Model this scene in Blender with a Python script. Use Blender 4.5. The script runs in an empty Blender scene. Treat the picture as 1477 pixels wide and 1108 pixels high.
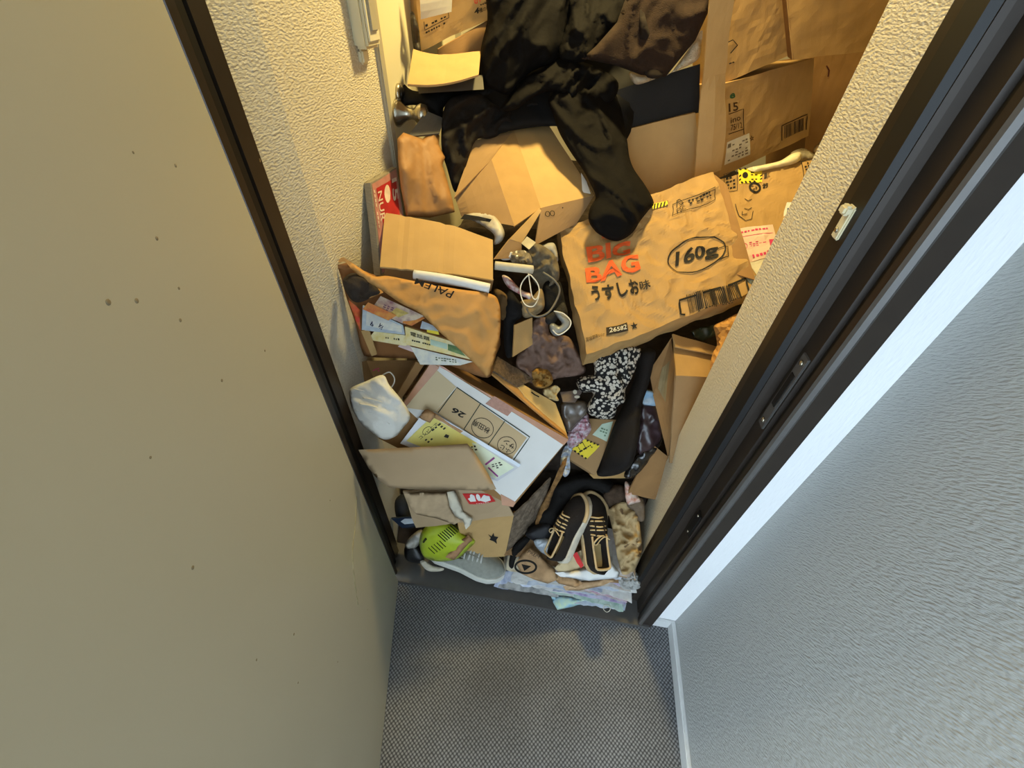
import bpy, bmesh, math, random
from mathutils import Vector, noise, Matrix
from mathutils.geometry import delaunay_2d_cdt
import numpy as np

# ---------------------------------------------------------------- camera, light, exposure
sc = bpy.context.scene
COL = sc.collection
F = 600.0; CU, CV = 738.5, 554.0; EYE = Vector((0, 0, 1.6))
_n = np.array([-26, 626, 600.0]); _y = np.array([134, -569.5, 600.0])
AZ = -_n / np.linalg.norm(_n)
AY = _y - AZ * (_y @ AZ); AY /= np.linalg.norm(AY)
AX = np.cross(AY, AZ)
cam_d = bpy.data.cameras.new('camera'); cam = bpy.data.objects.new('camera', cam_d); COL.objects.link(cam)
cam_d.sensor_fit = 'HORIZONTAL'; cam_d.sensor_width = 36; cam_d.lens = 36 * F / 1477; cam_d.clip_start = 0.01
rt = Vector((AX[0], AY[0], AZ[0])); dn = Vector((AX[1], AY[1], AZ[1])); fw = Vector((AX[2], AY[2], AZ[2]))
m = Matrix((rt, -dn, -fw)).transposed().to_4x4(); m.translation = EYE
cam.matrix_world = m
sc.camera = cam

world = bpy.data.worlds.new('sky'); sc.world = world; world.use_nodes = True
world.node_tree.nodes['Background'].inputs[0].default_value = (0.70, 0.86, 1.0, 1)
world.node_tree.nodes['Background'].inputs[1].default_value = 5.2
sc.view_settings.view_transform = 'Standard'; sc.view_settings.look = 'None'
sc.view_settings.gamma = 1; sc.view_settings.use_curve_mapping = False
sc.view_settings.exposure = 0.0
LAMP_POS = (0.05, 1.60, 2.36); LAMP_W = 35
lamp_d = bpy.data.lights.new('ceiling_lamp_bulb', 'AREA'); lamp_d.shape = 'DISK'; lamp_d.size = 0.16
lamp_d.energy = LAMP_W; lamp_d.color = (1.0, 0.77, 0.31)
lamp_o = bpy.data.objects.new('ceiling_lamp_bulb', lamp_d); COL.objects.link(lamp_o); lamp_o.location = LAMP_POS

# ---------------------------------------------------------------- helpers
R = random.Random(7)
def ray(u, v):
    r = np.array([(u - CU) / F, (v - CV) / F, 1.0])
    return Vector((r @ AX, r @ AY, r @ AZ))
def PX(u, v, d): return EYE + ray(u, v) * d
def ON(u, v, ax, val):
    r = ray(u, v); return EYE + r * ((val - EYE[ax]) / r[ax])
def proj(p):
    q = p - EYE; a = np.array(q)
    cx = a[0]*AX[0]+a[1]*AY[0]+a[2]*AZ[0]; cy = a[0]*AX[1]+a[1]*AY[1]+a[2]*AZ[1]; cz = a[0]*AX[2]+a[1]*AY[2]+a[2]*AZ[2]
    return (CU + F*cx/cz, CV + F*cy/cz)
def lin(c):
    return tuple(((x/255)/12.92 if x/255 <= .04045 else ((x/255+.055)/1.055)**2.4) for x in c)
MATS = {}
def mat(name, rgb, rough=.8, var=.12, scale=30, bump=.0, bscale=200, metal=0, alpha=1, stretch=(1, 1, 1), spec=.3, trans=0, rgb2=None, dirt=None):
    """procedural material: colour varied by noise, optional fine relief; rgb2 = second colour of the variation, dirt = (rgb, scale, threshold)"""
    if name in MATS: return MATS[name]
    mt = bpy.data.materials.new(name); mt.use_nodes = True; nt = mt.node_tree; N, L = nt.nodes, nt.links
    b = N['Principled BSDF']; b.inputs['Roughness'].default_value = rough; b.inputs['Metallic'].default_value = metal
    b.inputs['Specular IOR Level'].default_value = spec; b.inputs['Alpha'].default_value = alpha
    if trans: b.inputs['Transmission Weight'].default_value = trans
    tc = N.new('ShaderNodeTexCoord'); mp = N.new('ShaderNodeMapping'); mp.inputs['Scale'].default_value = stretch
    L.new(tc.outputs['Object'], mp.inputs['Vector'])
    nz = N.new('ShaderNodeTexNoise'); nz.inputs['Scale'].default_value = scale; nz.inputs['Detail'].default_value = 5
    L.new(mp.outputs[0], nz.inputs['Vector'])
    rp = N.new('ShaderNodeValToRGB'); c = lin(rgb)
    c2 = lin(rgb2) if rgb2 else tuple(x * (1 - var*2) for x in c)
    rp.color_ramp.elements[0].position = .3; rp.color_ramp.elements[1].position = .62
    rp.color_ramp.elements[0].color = (*c2, 1); rp.color_ramp.elements[1].color = (*c, 1)
    L.new(nz.outputs['Fac'], rp.inputs[0]); out = rp.outputs[0]
    if dirt:
        dz = N.new('ShaderNodeTexNoise'); dz.inputs['Scale'].default_value = dirt[1]; dz.inputs['Detail'].default_value = 3
        L.new(tc.outputs['Object'], dz.inputs['Vector'])
        dr = N.new('ShaderNodeValToRGB'); dr.color_ramp.elements[0].position = dirt[2]; dr.color_ramp.elements[1].position = dirt[2] + .05
        dr.color_ramp.elements[0].color = (0, 0, 0, 1); dr.color_ramp.elements[1].color = (1, 1, 1, 1)
        L.new(dz.outputs['Fac'], dr.inputs[0])
        mx = N.new('ShaderNodeMix'); mx.data_type = 'RGBA'; L.new(dr.outputs[0], mx.inputs['Factor'])
        L.new(out, mx.inputs['A']); mx.inputs['B'].default_value = (*lin(dirt[0]), 1); out = mx.outputs['Result']
    L.new(out, b.inputs['Base Color'])
    if bump:
        bz = N.new('ShaderNodeTexNoise'); bz.inputs['Scale'].default_value = bscale; bz.inputs['Detail'].default_value = 3
        L.new(mp.outputs[0], bz.inputs['Vector'])
        bp = N.new('ShaderNodeBump'); bp.inputs['Strength'].default_value = bump; bp.inputs['Distance'].default_value = .004
        L.new(bz.outputs['Fac'], bp.inputs['Height']); L.new(bp.outputs[0], b.inputs['Normal'])
    MATS[name] = mt; return mt
def tag(o, label=None, cat=None, group=None, kind=None):
    if label: o['label'] = label
    if cat: o['category'] = cat
    if group: o['group'] = group
    if kind: o['kind'] = kind
    return o
ORG = {}
def link(name, verts, faces, mt, parent=None, smooth=False, label=None, cat=None, group=None, kind=None, mats=None, midx=None):
    verts = [Vector(v) for v in verts]
    lo = Vector((min(v.x for v in verts), min(v.y for v in verts), min(v.z for v in verts)))
    hi = Vector((max(v.x for v in verts), max(v.y for v in verts), max(v.z for v in verts)))
    c = (lo + hi) / 2
    me = bpy.data.meshes.new(name); me.from_pydata([v - c for v in verts], [], faces); me.update()
    for x in (mats or [mt]): me.materials.append(x)
    if midx: me.polygons.foreach_set('material_index', midx)
    if smooth: me.polygons.foreach_set('use_smooth', [True] * len(me.polygons))
    o = bpy.data.objects.new(name, me); COL.objects.link(o); ORG[o.name] = c
    if parent: o.parent = parent; o.location = c - ORG[parent.name]
    else: o.location = c
    return tag(o, label, cat, group, kind)
def root(name, loc, label, cat, group=None):
    o = bpy.data.objects.new(name, None); COL.objects.link(o); o.location = loc; o.empty_display_size = .05; ORG[o.name] = Vector(loc)
    return tag(o, label, cat, group)
def box(name, lo, hi, mt, parent=None, bev=.0, **k):
    (x0, y0, z0), (x1, y1, z1) = lo, hi
    bm = bmesh.new(); bmesh.ops.create_cube(bm, size=1)
    for v in bm.verts: v.co = Vector(((x0+x1)/2 + v.co.x*(x1-x0), (y0+y1)/2 + v.co.y*(y1-y0), (z0+z1)/2 + v.co.z*(z1-z0)))
    if bev: bmesh.ops.bevel(bm, geom=bm.edges[:], offset=bev, segments=2, affect='EDGES')
    vs = [v.co.copy() for v in bm.verts]; bm.verts.index_update(); fs = [[v.index for v in f.verts] for f in bm.faces]; bm.free()
    return link(name, vs, fs, mt, parent, **k)
def prism(name, plan, z0, z1, mt, parent=None, **k):
    n = len(plan); vs = [(x, y, z0) for x, y in plan] + [(x, y, z1) for x, y in plan]
    fs = [[i, (i+1) % n, n+(i+1) % n, n+i] for i in range(n)] + [list(range(n))[::-1], list(range(n, 2*n))]
    return link(name, vs, fs, mt, parent, **k)
def frame_of(ax):
    ax = ax.normalized(); a = ax.cross(Vector((0, 0, 1)))
    if a.length < .1: a = ax.cross(Vector((1, 0, 0)))
    a.normalize(); return ax, a, ax.cross(a).normalized()
def lathe(name, base, axis, prof, mt, parent=None, seg=24, **k):
    w, a, b = frame_of(Vector(axis)); vs, fs = [], []
    for (h, r) in prof:
        for i in range(seg):
            t = 2*math.pi*i/seg; vs.append(Vector(base) + w*h + (a*math.cos(t) + b*math.sin(t))*r)
    for j in range(len(prof)-1):
        for i in range(seg): fs.append([j*seg+i, j*seg+(i+1) % seg, (j+1)*seg+(i+1) % seg, (j+1)*seg+i])
    fs.append(list(range(seg))[::-1]); fs.append([(len(prof)-1)*seg+i for i in range(seg)])
    return link(name, vs, fs, mt, parent, smooth=k.pop('smooth', True), **k)
def catmull(pts, n=6, closed=False):
    out = []; N_ = len(pts)
    for i in range(N_ if closed else N_-1):
        g = lambda j: Vector(pts[j % N_]) if closed else Vector(pts[max(0, min(N_-1, j))])
        a, b, c, d = g(i-1), g(i), g(i+1), g(i+2)
        for k in range(n):
            t = k/n
            out.append(.5*((2*b) + (c-a)*t + (2*a-5*b+4*c-d)*t*t + (3*b-a-3*c+d)*t**3))
    if not closed: out.append(Vector(pts[-1]))
    return out
def tube_geo(path, rad, seg=8, flat=1.0):
    vs, fs = [], []; prev = None
    for i, p in enumerate(path):
        t = (path[min(i+1, len(path)-1)] - path[max(i-1, 0)]).normalized()
        if prev is None: _, a, b = frame_of(t)
        else:
            a = (prev - t*prev.dot(t)).normalized(); b = t.cross(a)
        prev = a; r = rad[i] if isinstance(rad, (list, tuple)) else rad
        for k in range(seg):
            q = 2*math.pi*k/seg; vs.append(p + a*math.cos(q)*r + b*math.sin(q)*r*flat)
    n = len(path)
    for i in range(n-1):
        for k in range(seg): fs.append([i*seg+k, i*seg+(k+1) % seg, (i+1)*seg+(k+1) % seg, (i+1)*seg+k])
    fs.append(list(range(seg))[::-1]); fs.append([(n-1)*seg+k for k in range(seg)])
    return vs, fs
def tube(name, pts, r, mt, parent=None, seg=8, n=6, flat=1.0, closed=False, **k):
    """pts are (u, v, d) pixels with depth"""
    P = catmull([PX(*p) for p in pts], n, closed)
    if closed: P.append(P[0])
    vs, fs = tube_geo(P, r, seg, flat)
    return link(name, vs, fs, mt, parent, smooth=True, **k)
def wnoise(p, s, seed): return noise.noise(Vector((p.x*s + seed*7.3, p.y*s - seed*3.1, p.z*s + seed*1.7)))
def vnoise(p, s, seed):
    return Vector((wnoise(p, s, seed), wnoise(p, s, seed+11), wnoise(p, s, seed+23)))

class Patch:
    """four corners (bottom-left, bottom-right, top-right, top-left as 3D points) with relief; maps (s, t) to 3D"""
    def __init__(self, c, amp=0, sc_=12, seed=0, bend=None, crease=None, disp=None):
        self.c = [Vector(p) for p in c]; self.amp, self.sc, self.seed, self.bend = amp, sc_, seed, bend
        n = (self.c[1]-self.c[0]).cross(self.c[3]-self.c[0])
        if n.length < 1e-9: n = Vector((0, -1, 0))
        n.normalize()
        if n.dot(EYE - sum(self.c, Vector())/4) < 0: n = -n
        self.n = n; self.disp = disp; self.crease = crease or []
    def rest(self, s, t):
        a, b, c, d = self.c; return a*(1-s)*(1-t) + b*s*(1-t) + c*s*t + d*(1-s)*t
    def at(self, s, t, off=0):
        p = self.rest(s, t)
        q = p + self.n*off
        if self.disp: q = q + self.disp(p)
        if self.amp:
            h = wnoise(p, self.sc, self.seed) + .5*abs(wnoise(p, self.sc*2.3, self.seed+5))
            q = q + self.n*h*self.amp
        for (s0, t0, s1, t1, dep, w) in self.crease:
            dx, dy = s1-s0, t1-t0; ln = math.hypot(dx, dy); dd = abs((s-s0)*dy - (t-t0)*dx)/ln
            q = q - self.n*dep*math.exp(-(dd/w)**2)
        if self.bend: q = q + self.n*self.bend(s, t)
        return q
    def inv(self, u, v):
        s, t = .5, .5
        for _ in range(12):
            p0 = proj(self.rest(s, t)); e = 1e-3
            ps = proj(self.rest(s+e, t)); pt = proj(self.rest(s, t+e))
            J = np.array([[(ps[0]-p0[0])/e, (pt[0]-p0[0])/e], [(ps[1]-p0[1])/e, (pt[1]-p0[1])/e]])
            try: ds = np.linalg.solve(J, np.array([u-p0[0], v-p0[1]]))
            except Exception: break
            s += float(np.clip(ds[0], -1, 1)); t += float(np.clip(ds[1], -1, 1))
        return s, t

def panel(name, corners, mt, thick=.004, nx=8, ny=8, parent=None, amp=0, sc_=12, seed=0, bend=None, crease=None, ragged=0, smooth=True, **k):
    """corners: four (u, v, d); a sheet with thickness; returns (object, patch)"""
    c = [PX(*p) if len(p) == 3 and not isinstance(p, Vector) else p for p in corners]
    P = Patch(c, amp, sc_, seed, bend, crease)
    vs, fs = [], []; W = nx+1
    for off in (0, -thick):
        for j in range(ny+1):
            for i in range(nx+1):
                s, t = i/nx, j/ny
                if ragged:
                    if i in (0, nx): s += ragged*wnoise(Vector((t*9, i, 0)), 1, seed)
                    if j in (0, ny): t += ragged*wnoise(Vector((s*9, j, 5)), 1, seed)
                vs.append(P.at(s, t, off))
    M = W*(ny+1)
    for j in range(ny):
        for i in range(nx):
            q = [j*W+i, j*W+i+1, (j+1)*W+i+1, (j+1)*W+i]
            fs.append(q); fs.append([x+M for x in q[::-1]])
    bd = [i for i in range(W)] + [j*W+nx for j in range(1, ny+1)] + [ny*W+i for i in range(nx-1, -1, -1)] + [j*W for j in range(ny-1, 0, -1)]
    for a, b in zip(bd, bd[1:]+bd[:1]): fs.append([b, a, a+M, b+M])
    # keep the front facing the way the normal points
    nn = (c[1]-c[0]).cross(c[3]-c[0])
    if nn.dot(P.n) < 0: fs = [f[::-1] for f in fs]
    o = link(name, vs, fs, mt, parent, smooth=False, **k)
    return o, P

def carton_geo(corners, ext, n=8, amp=0, sc_=10, seed=0, open_face=None):
    """six-sided body from front face corners + extrusion vector; returns verts, faces, front Patch and side Patches"""
    a, b, c, d = corners; E = Vector(ext)
    nf = (b-a).cross(d-a).normalized()
    def disp(p):
        if not amp: return Vector((0, 0, 0))
        w = p + vnoise(p, 5, seed)*.04
        rg = max(0, 1-3.2*abs(wnoise(w, sc_*.8, seed+2))) + .6*max(0, 1-3.2*abs(wnoise(w, sc_*1.9, seed+6)))
        return vnoise(p, sc_, seed)*amp*.8 + vnoise(p, sc_*2.7, seed+3)*amp*.3 + nf*rg*amp*.55
    faces6 = {'front': (a, b, c, d), 'bottom': (a+E, b+E, b, a), 'right': (b, b+E, c+E, c), 'top': (d, c, c+E, d+E), 'left': (a+E, a, d, d+E), 'back': (b+E, a+E, d+E, c+E)}
    vs, fs, idx = [], [], {}
    def vid(p):
        k = (round(p.x*5000), round(p.y*5000), round(p.z*5000))
        if k not in idx: idx[k] = len(vs); vs.append(p + disp(p))
        return idx[k]
    patches = {}
    for nm, q in faces6.items():
        P = Patch(q, disp=disp); patches[nm] = P
        if nm == open_face: continue
        for j in range(n):
            for i in range(n):
                f = [vid(P.rest(i/n, j/n)), vid(P.rest((i+1)/n, j/n)), vid(P.rest((i+1)/n, (j+1)/n)), vid(P.rest(i/n, (j+1)/n))]
                if len(set(f)) == 4: fs.append(f)
    # outward normal for patches
    ctr = (a+b+c+d)/4 + E/2
    for P in patches.values():
        nn = (P.c[1]-P.c[0]).cross(P.c[3]-P.c[0]).normalized()
        if nn.dot(sum(P.c, Vector())/4 - ctr) < 0: nn = -nn
        P.n = nn
    return vs, fs, patches
def rect3(A, B, C, dB, lenAB=None, dA=None):
    """three pixels of a rectangle (B = the corner between); depth of B and the length (or depth) of A given; C solved so that the corner is square"""
    b = PX(*B, dB); rA, rC = ray(*A), ray(*C)
    if dA is None:
        # |EYE + rA*t - b| = lenAB
        e = EYE - b; qa, qb, qc = rA.dot(rA), 2*rA.dot(e), e.dot(e) - lenAB**2
        ds = qb*qb - 4*qa*qc; dA = (-qb + math.sqrt(max(ds, 0)))/(2*qa)
    a = PX(*A, dA); ab = a - b
    dC = -ab.dot(EYE - b)/ab.dot(rC); c = PX(*C, dC)
    return a, b, c, a + c - b

FRONT = {}
def inside(p, poly):
    x, y = p; r = False; n = len(poly)
    for i in range(n):
        x0, y0 = poly[i]; x1, y1 = poly[(i+1) % n]
        if (y0 > y) != (y1 > y) and x < (x1-x0)*(y-y0)/(y1-y0) + x0: r = not r
    return r
def pdist(px, py, segs):
    a = segs[:, 0:2]; ab = segs[:, 2:4] - a; ap = np.array([px, py]) - a
    t = np.clip((ap*ab).sum(1)/np.maximum((ab*ab).sum(1), 1e-9), 0, 1)
    return float(np.sqrt(((ap - ab*t[:, None])**2).sum(1)).min())
def pillow(name, outline, ctrl, thick, mt, parent=None, step=6, rim=12, fold=.008, fsc=14, ang=0, aniso=1.0, seed=0, back=.03, smooth=True, curve=True, fine=0, sharp=False, **k):
    """soft body: traced outline, depth from control points (u, v, d), front bulging by thick, back bulging by back"""
    if isinstance(ctrl, (int, float)): ctrl = [(0, 0, ctrl)]
    o3 = [(u, v, 0) for u, v in outline]
    if curve: poly = [(p.x, p.y) for p in catmull(o3, 5, True)]
    else: poly = list(outline)
    # even spacing
    out = []
    for i in range(len(poly)):
        a, b = poly[i], poly[(i+1) % len(poly)]; L_ = math.hypot(b[0]-a[0], b[1]-a[1]); n = max(1, int(round(L_/step)))
        if L_ < step*.35 and out: continue
        for q in range(n): out.append((a[0]+(b[0]-a[0])*q/n, a[1]+(b[1]-a[1])*q/n))
    poly = out; n0 = len(poly)
    segs = np.array([[*poly[i], *poly[(i+1) % n0]] for i in range(n0)])
    us = [p[0] for p in poly]; vs_ = [p[1] for p in poly]
    pts = list(poly); rr = random.Random(seed)
    v = min(vs_)+step*.5; row = 0
    while v < max(vs_):
        u = min(us) + (step*.5 if row % 2 else 0)
        while u < max(us):
            q = (u + rr.uniform(-.15, .15)*step, v + rr.uniform(-.15, .15)*step)
            if inside(q, poly) and pdist(*q, segs) > step*.55: pts.append(q)
            u += step
        v += step*.87; row += 1
    r = delaunay_2d_cdt([Vector(p) for p in pts], [(i, (i+1) % n0) for i in range(n0)], [], 0, 1e-4)
    V2, F2 = r[0], r[2]; F2 = [f for f in F2 if inside(tuple(sum((V2[i] for i in f), Vector((0, 0)))/len(f)), poly)]
    ca, sa = math.cos(math.radians(ang)), math.sin(math.radians(ang))
    cc = np.array([(c[0], c[1], c[2]) for c in ctrl], float); pl = np.array([0, 0, cc[:, 2].mean()])
    if len(cc) >= 4:   # plane through the control points, the rest of their relief spread softly
        A = np.c_[cc[:, :2] - cc[:, :2].mean(0), np.ones(len(cc))]; pl = np.linalg.solve(A.T @ A + np.diag([60, 60, 0]), A.T @ cc[:, 2])
    m0 = cc[:, :2].mean(0); res = cc[:, 2] - ((cc[:, :2]-m0) @ pl[:2] + pl[2]); soft = 700 if len(cc) >= 4 else 120
    def depth(u, v_):
        w = 1/(((cc[:, 0]-u)**2 + (cc[:, 1]-v_)**2) + soft)**1.5
        return float((u-m0[0])*pl[0] + (v_-m0[1])*pl[1] + pl[2] + (w*res).sum()/w.sum())
    def foldh(a, b):
        q = Vector((a*fsc/aniso, b*fsc, seed*3.7))
        q = q + Vector((noise.noise(q*.8 + Vector((3, 1, 7))), noise.noise(q*.8 + Vector((8, 5, 2))), 0))*.55
        n1 = noise.noise(q); r1 = max(0, 1-2.6*abs(n1))**1.5; r2 = max(0, 1-2.6*abs(noise.noise(q*2.2 + Vector((9, 4, 1)))))**1.5
        r3 = max(0, 1-2.6*abs(noise.noise(q*4.7 + Vector((2, 8, 3)))))
        return fold*(.8*noise.noise(q*.6) + .9*r1 + .32*r2 + .08*r3 - .5)
    def front(u, v_):
        d = depth(u, v_); x = min(pdist(u, v_, segs)/rim, 1); h = math.sqrt(max(0, 1-(1-x)**2))
        return d - thick*h - foldh((u*ca + v_*sa)*d/F, (-u*sa + v_*ca)*d/F)*(.35+.65*h)
    FRONT[name] = front
    fr, bk = [], []
    for p in V2:
        dd = pdist(p.x, p.y, segs); x = min(dd/rim, 1); h = math.sqrt(max(0, 1-(1-x)**2))
        d = depth(p.x, p.y)
        a = (p.x*ca + p.y*sa)*d/F; b = (-p.x*sa + p.y*ca)*d/F
        e = foldh(a, b)*(.35 + .65*h)
        fr.append(PX(p.x, p.y, d - thick*h - e))
        bk.append(PX(p.x, p.y, d + back*h - e*.6) if dd > .02 else None)
    verts = list(fr); mp = {}
    for i, b in enumerate(bk):
        if b is None: mp[i] = i
        else: mp[i] = len(verts); verts.append(b)
    faces = []
    for f in F2:
        a, b, c = (V2[i] for i in f[:3]); cr = (b-a).x*(c-a).y - (b-a).y*(c-a).x
        g = list(f) if cr < 0 else list(f)[::-1]
        faces.append(g); g2 = [mp[i] for i in g[::-1]]
        if set(g2) != set(g): faces.append(g2)
    return link(name, verts, faces, mt, parent, smooth=smooth, **k)

# -------- print, stickers and lines laid on a patch
def text2d(s, bold=0):
    cu = bpy.data.curves.new('t', 'FONT'); cu.body = s; cu.size = 1; cu.offset = bold; cu.resolution_u = 3
    o = bpy.data.objects.new('t', cu); COL.objects.link(o)
    dg = bpy.context.evaluated_depsgraph_get(); me = bpy.data.meshes.new_from_object(o.evaluated_get(dg))
    bm = bmesh.new(); bm.from_mesh(me); bmesh.ops.triangulate(bm, faces=bm.faces[:])
    vs = [(v.co.x, v.co.y) for v in bm.verts]; bm.verts.index_update(); fs = [[v.index for v in f.verts] for f in bm.faces]
    bm.free(); bpy.data.objects.remove(o); bpy.data.curves.remove(cu); bpy.data.meshes.remove(me)
    if not vs: return [], []
    x0, x1 = min(v[0] for v in vs), max(v[0] for v in vs); y0, y1 = min(v[1] for v in vs), max(v[1] for v in vs)
    return [((x-x0)/max(x1-x0, 1e-6), (y-y0)/max(y1-y0, 1e-6)) for x, y in vs], fs
class Ink:
    """flat marks of one colour laid on one patch; every mark becomes a part of its own"""
    def __init__(self, patch, off=.0022): self.P, self.off, self.m = patch, off, []
    def _q(self, b, x, y): return tuple((b[0][k]*(1-x)+b[1][k]*x)*(1-y)+(b[3][k]*(1-x)+b[2][k]*x)*y for k in (0, 1))
    def _put(self, kind, quad, vs, fs):
        st = [self.P.inv(*q) for q in quad]; out = []
        for x, y in vs:
            out.append(self.P.at(self._q(st, x, y)[0], self._q(st, x, y)[1], self.off))
        self.m.append((kind, out, [list(f) for f in fs])); return self
    def text(self, s, quad, bold=0):
        """quad: pixels of bottom-left, bottom-right, top-right, top-left of the lettering as read"""
        vs, fs = text2d(s, bold); return self._put('lettering', quad, vs, fs)
    def rect(self, quad, n=4, kind='printed_area'):
        vs = [(i/n, j/n) for j in range(n+1) for i in range(n+1)]
        return self._put(kind, quad, vs, [[j*(n+1)+i, j*(n+1)+i+1, (j+1)*(n+1)+i+1, (j+1)*(n+1)+i] for j in range(n) for i in range(n)])
    def _polys(self, kind, polys):
        v, f = [], []
        for pts in polys:
            b = len(v)
            for p in pts: v.append(self.P.at(*self.P.inv(*p), self.off))
            f.append(list(range(b, b+len(pts))))
        self.m.append((kind, v, f)); return self
    def poly(self, pts, kind='printed_area'): return self._polys(kind, [pts])
    def line(self, pts, w=1.0, closed=False, sub=5, kind='printed_line'):
        P2, seq = [], list(pts) + ([pts[0]] if closed else [])
        for a, b in zip(seq, seq[1:]):
            for q in range(sub): P2.append((a[0]+(b[0]-a[0])*q/sub, a[1]+(b[1]-a[1])*q/sub))
        P2.append(seq[-1]); L_, R_ = [], []
        for i, p in enumerate(P2):
            if closed: a, b = P2[(i-1) % (len(P2)-1)], P2[(i+1) % (len(P2)-1)]
            else: a, b = P2[max(i-1, 0)], P2[min(i+1, len(P2)-1)]
            dx, dy = b[0]-a[0], b[1]-a[1]; l = math.hypot(dx, dy) or 1; nx, ny = -dy/l*w/2, dx/l*w/2
            L_.append((p[0]+nx, p[1]+ny)); R_.append((p[0]-nx, p[1]-ny))
        n = len(P2); v = [self.P.at(*self.P.inv(*p), self.off) for p in L_+R_]
        self.m.append((kind, v, [[i, i+1, n+i+1, n+i] for i in range(n-1)])); return self
    def ellipse(self, c, ax, ay, w=1.2, n=40):
        return self.line([(c[0]+ax[0]*math.cos(2*math.pi*i/n)+ay[0]*math.sin(2*math.pi*i/n), c[1]+ax[1]*math.cos(2*math.pi*i/n)+ay[1]*math.sin(2*math.pi*i/n)) for i in range(n)], w, True, 1, 'printed_oval')
    def disc(self, c, ax, ay, n=24):
        return self.poly([(c[0]+ax[0]*math.cos(2*math.pi*i/n)+ay[0]*math.sin(2*math.pi*i/n), c[1]+ax[1]*math.cos(2*math.pi*i/n)+ay[1]*math.sin(2*math.pi*i/n)) for i in range(n)], 'printed_dot')
    def bars(self, quad, n=20, seed=1, fill=.55):
        r = random.Random(seed); out = []
        for i in range(n):
            w = r.uniform(.3, 1)*fill*1.5/n; x0 = i/n; x1 = min(1, x0+w)
            out.append([self._q(quad, x0, 0), self._q(quad, x1, 0), self._q(quad, x1, 1), self._q(quad, x0, 1)])
        return self._polys('barcode', out)
    def blocks(self, quad, rows=2, cols=8, seed=1, p=.8):
        """rows of small marks for lettering too small to read"""
        r = random.Random(seed); out = []
        for j in range(rows):
            for i in range(cols):
                if r.random() > p: continue
                x0, x1 = (i+.1)/cols, (i+r.uniform(.6, .95))/cols; y0, y1 = (j+.2)/rows, (j+r.uniform(.6, .8))/rows
                out.append([self._q(quad, x0, y0), self._q(quad, x1, y0), self._q(quad, x1, y1), self._q(quad, x0, y1)])
        return self._polys('small_print', out) if out else self
    def done(self, name, mt, parent, label=None):
        """a sole mark takes the given name; several take the name of their sort"""
        last = None
        for kind, v, fs in self.m:
            g = []
            for f in fs:     # all marks face outwards
                a, b, c = v[f[0]], v[f[1]], v[f[2]]
                g.append(f if (b-a).cross(c-a).dot(self.P.n) >= 0 else f[::-1])
            last = link(name if len(self.m) == 1 else kind, v, g, mt, parent, label=label if len(self.m) == 1 else None)
            if kind in ('small_print', 'barcode', 'lettering'): last['kind'] = 'stuff'
        return last
# ---------------------------------------------------------------- materials
CARD = mat('cardboard', (176, 141, 90), .85, .06, 18, .08, 300)
CARD2 = mat('cardboard_pale', (188, 154, 102), .85, .05, 14, .06, 300)
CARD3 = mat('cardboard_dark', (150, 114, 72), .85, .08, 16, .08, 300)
CARDIN = mat('cardboard_inner', (164, 132, 92), .9, .05, 20, .05, 300)
KRAFT = mat('kraft_paper', (196, 146, 84), .7, .06, 12, .1, 120)
TAPE = mat('brown_tape', (176, 122, 88), .3, .06, 60, .06, 260, spec=.5)
WHITE = mat('white_paper', (226, 226, 224), .8, .04, 20, .04, 150)
OFFW = mat('off_white_paper', (214, 208, 190), .8, .06, 20, .04, 150)
BLACK = mat('black_ink', (28, 25, 22), .7, .05)
ORANGE = mat('orange_ink', (222, 92, 40), .7, .05, 60)
REDI = mat('red_ink', (200, 44, 44), .6, .05)
PINK = mat('pink_ink', (205, 60, 110), .6, .05)
YELL = mat('yellow_print', (236, 214, 60), .6, .03)
GREENI = mat('green_ink', (40, 84, 50), .6, .05)
BLUEI = mat('blue_ink', (44, 84, 130), .6, .05)
def wallpaper(name, rgb, rough=.55, bump=.9, scale=(260, 110, 300), rgb2=None, rot=0):
    mt = mat(name, rgb, rough, .02, 3, spec=.4, rgb2=rgb2)
    nt = mt.node_tree; N, L = nt.nodes, nt.links; b = N['Principled BSDF']
    tc = [n for n in N if n.type == 'TEX_COORD'][0]
    mp = N.new('ShaderNodeMapping'); mp.inputs['Scale'].default_value = scale; r0 = N.new('ShaderNodeMapping'); r0.inputs['Rotation'].default_value = (math.radians(rot), 0, 0); L.new(tc.outputs['Object'], r0.inputs['Vector']); L.new(r0.outputs[0], mp.inputs['Vector'])
    nz = N.new('ShaderNodeTexNoise'); nz.inputs['Scale'].default_value = 1; nz.inputs['Detail'].default_value = 2; nz.inputs['Roughness'].default_value = .4
    L.new(mp.outputs[0], nz.inputs['Vector'])
    bp = N.new('ShaderNodeBump'); bp.inputs['Strength'].default_value = bump; bp.inputs['Distance'].default_value = .004
    L.new(nz.outputs['Fac'], bp.inputs['Height']); L.new(bp.outputs[0], b.inputs['Normal'])
    return mt
WPI = wallpaper('wallpaper_inside', (214, 204, 180), .5)
WPO = wallpaper('wallpaper_corridor', (172, 174, 172), .5, .9, (260, 90, 330), rot=45)
WPW = wallpaper('wallpaper_white', (232, 234, 236), .6, .35, (200, 200, 60))
PLASTER = mat('plaster', (206, 200, 186), .9, .03, 4)
BROWNM = mat('brown_metal', (50, 42, 35), .42, .06, 40, metal=.3, spec=.5)
BLACKM = mat('black_gasket', (14, 13, 13), .5, .05, spec=.4)
GREYM = mat('grey_metal', (92, 90, 88), .4, .05, 40, metal=.3, spec=.5)
SILVER = mat('silver_metal', (186, 178, 160), .25, .05, 40, metal=.9)
DOORP = mat('door_paint', (176, 171, 152), .45, .02, 2, spec=.4, dirt=((120, 110, 90), 34, .80))
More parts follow.
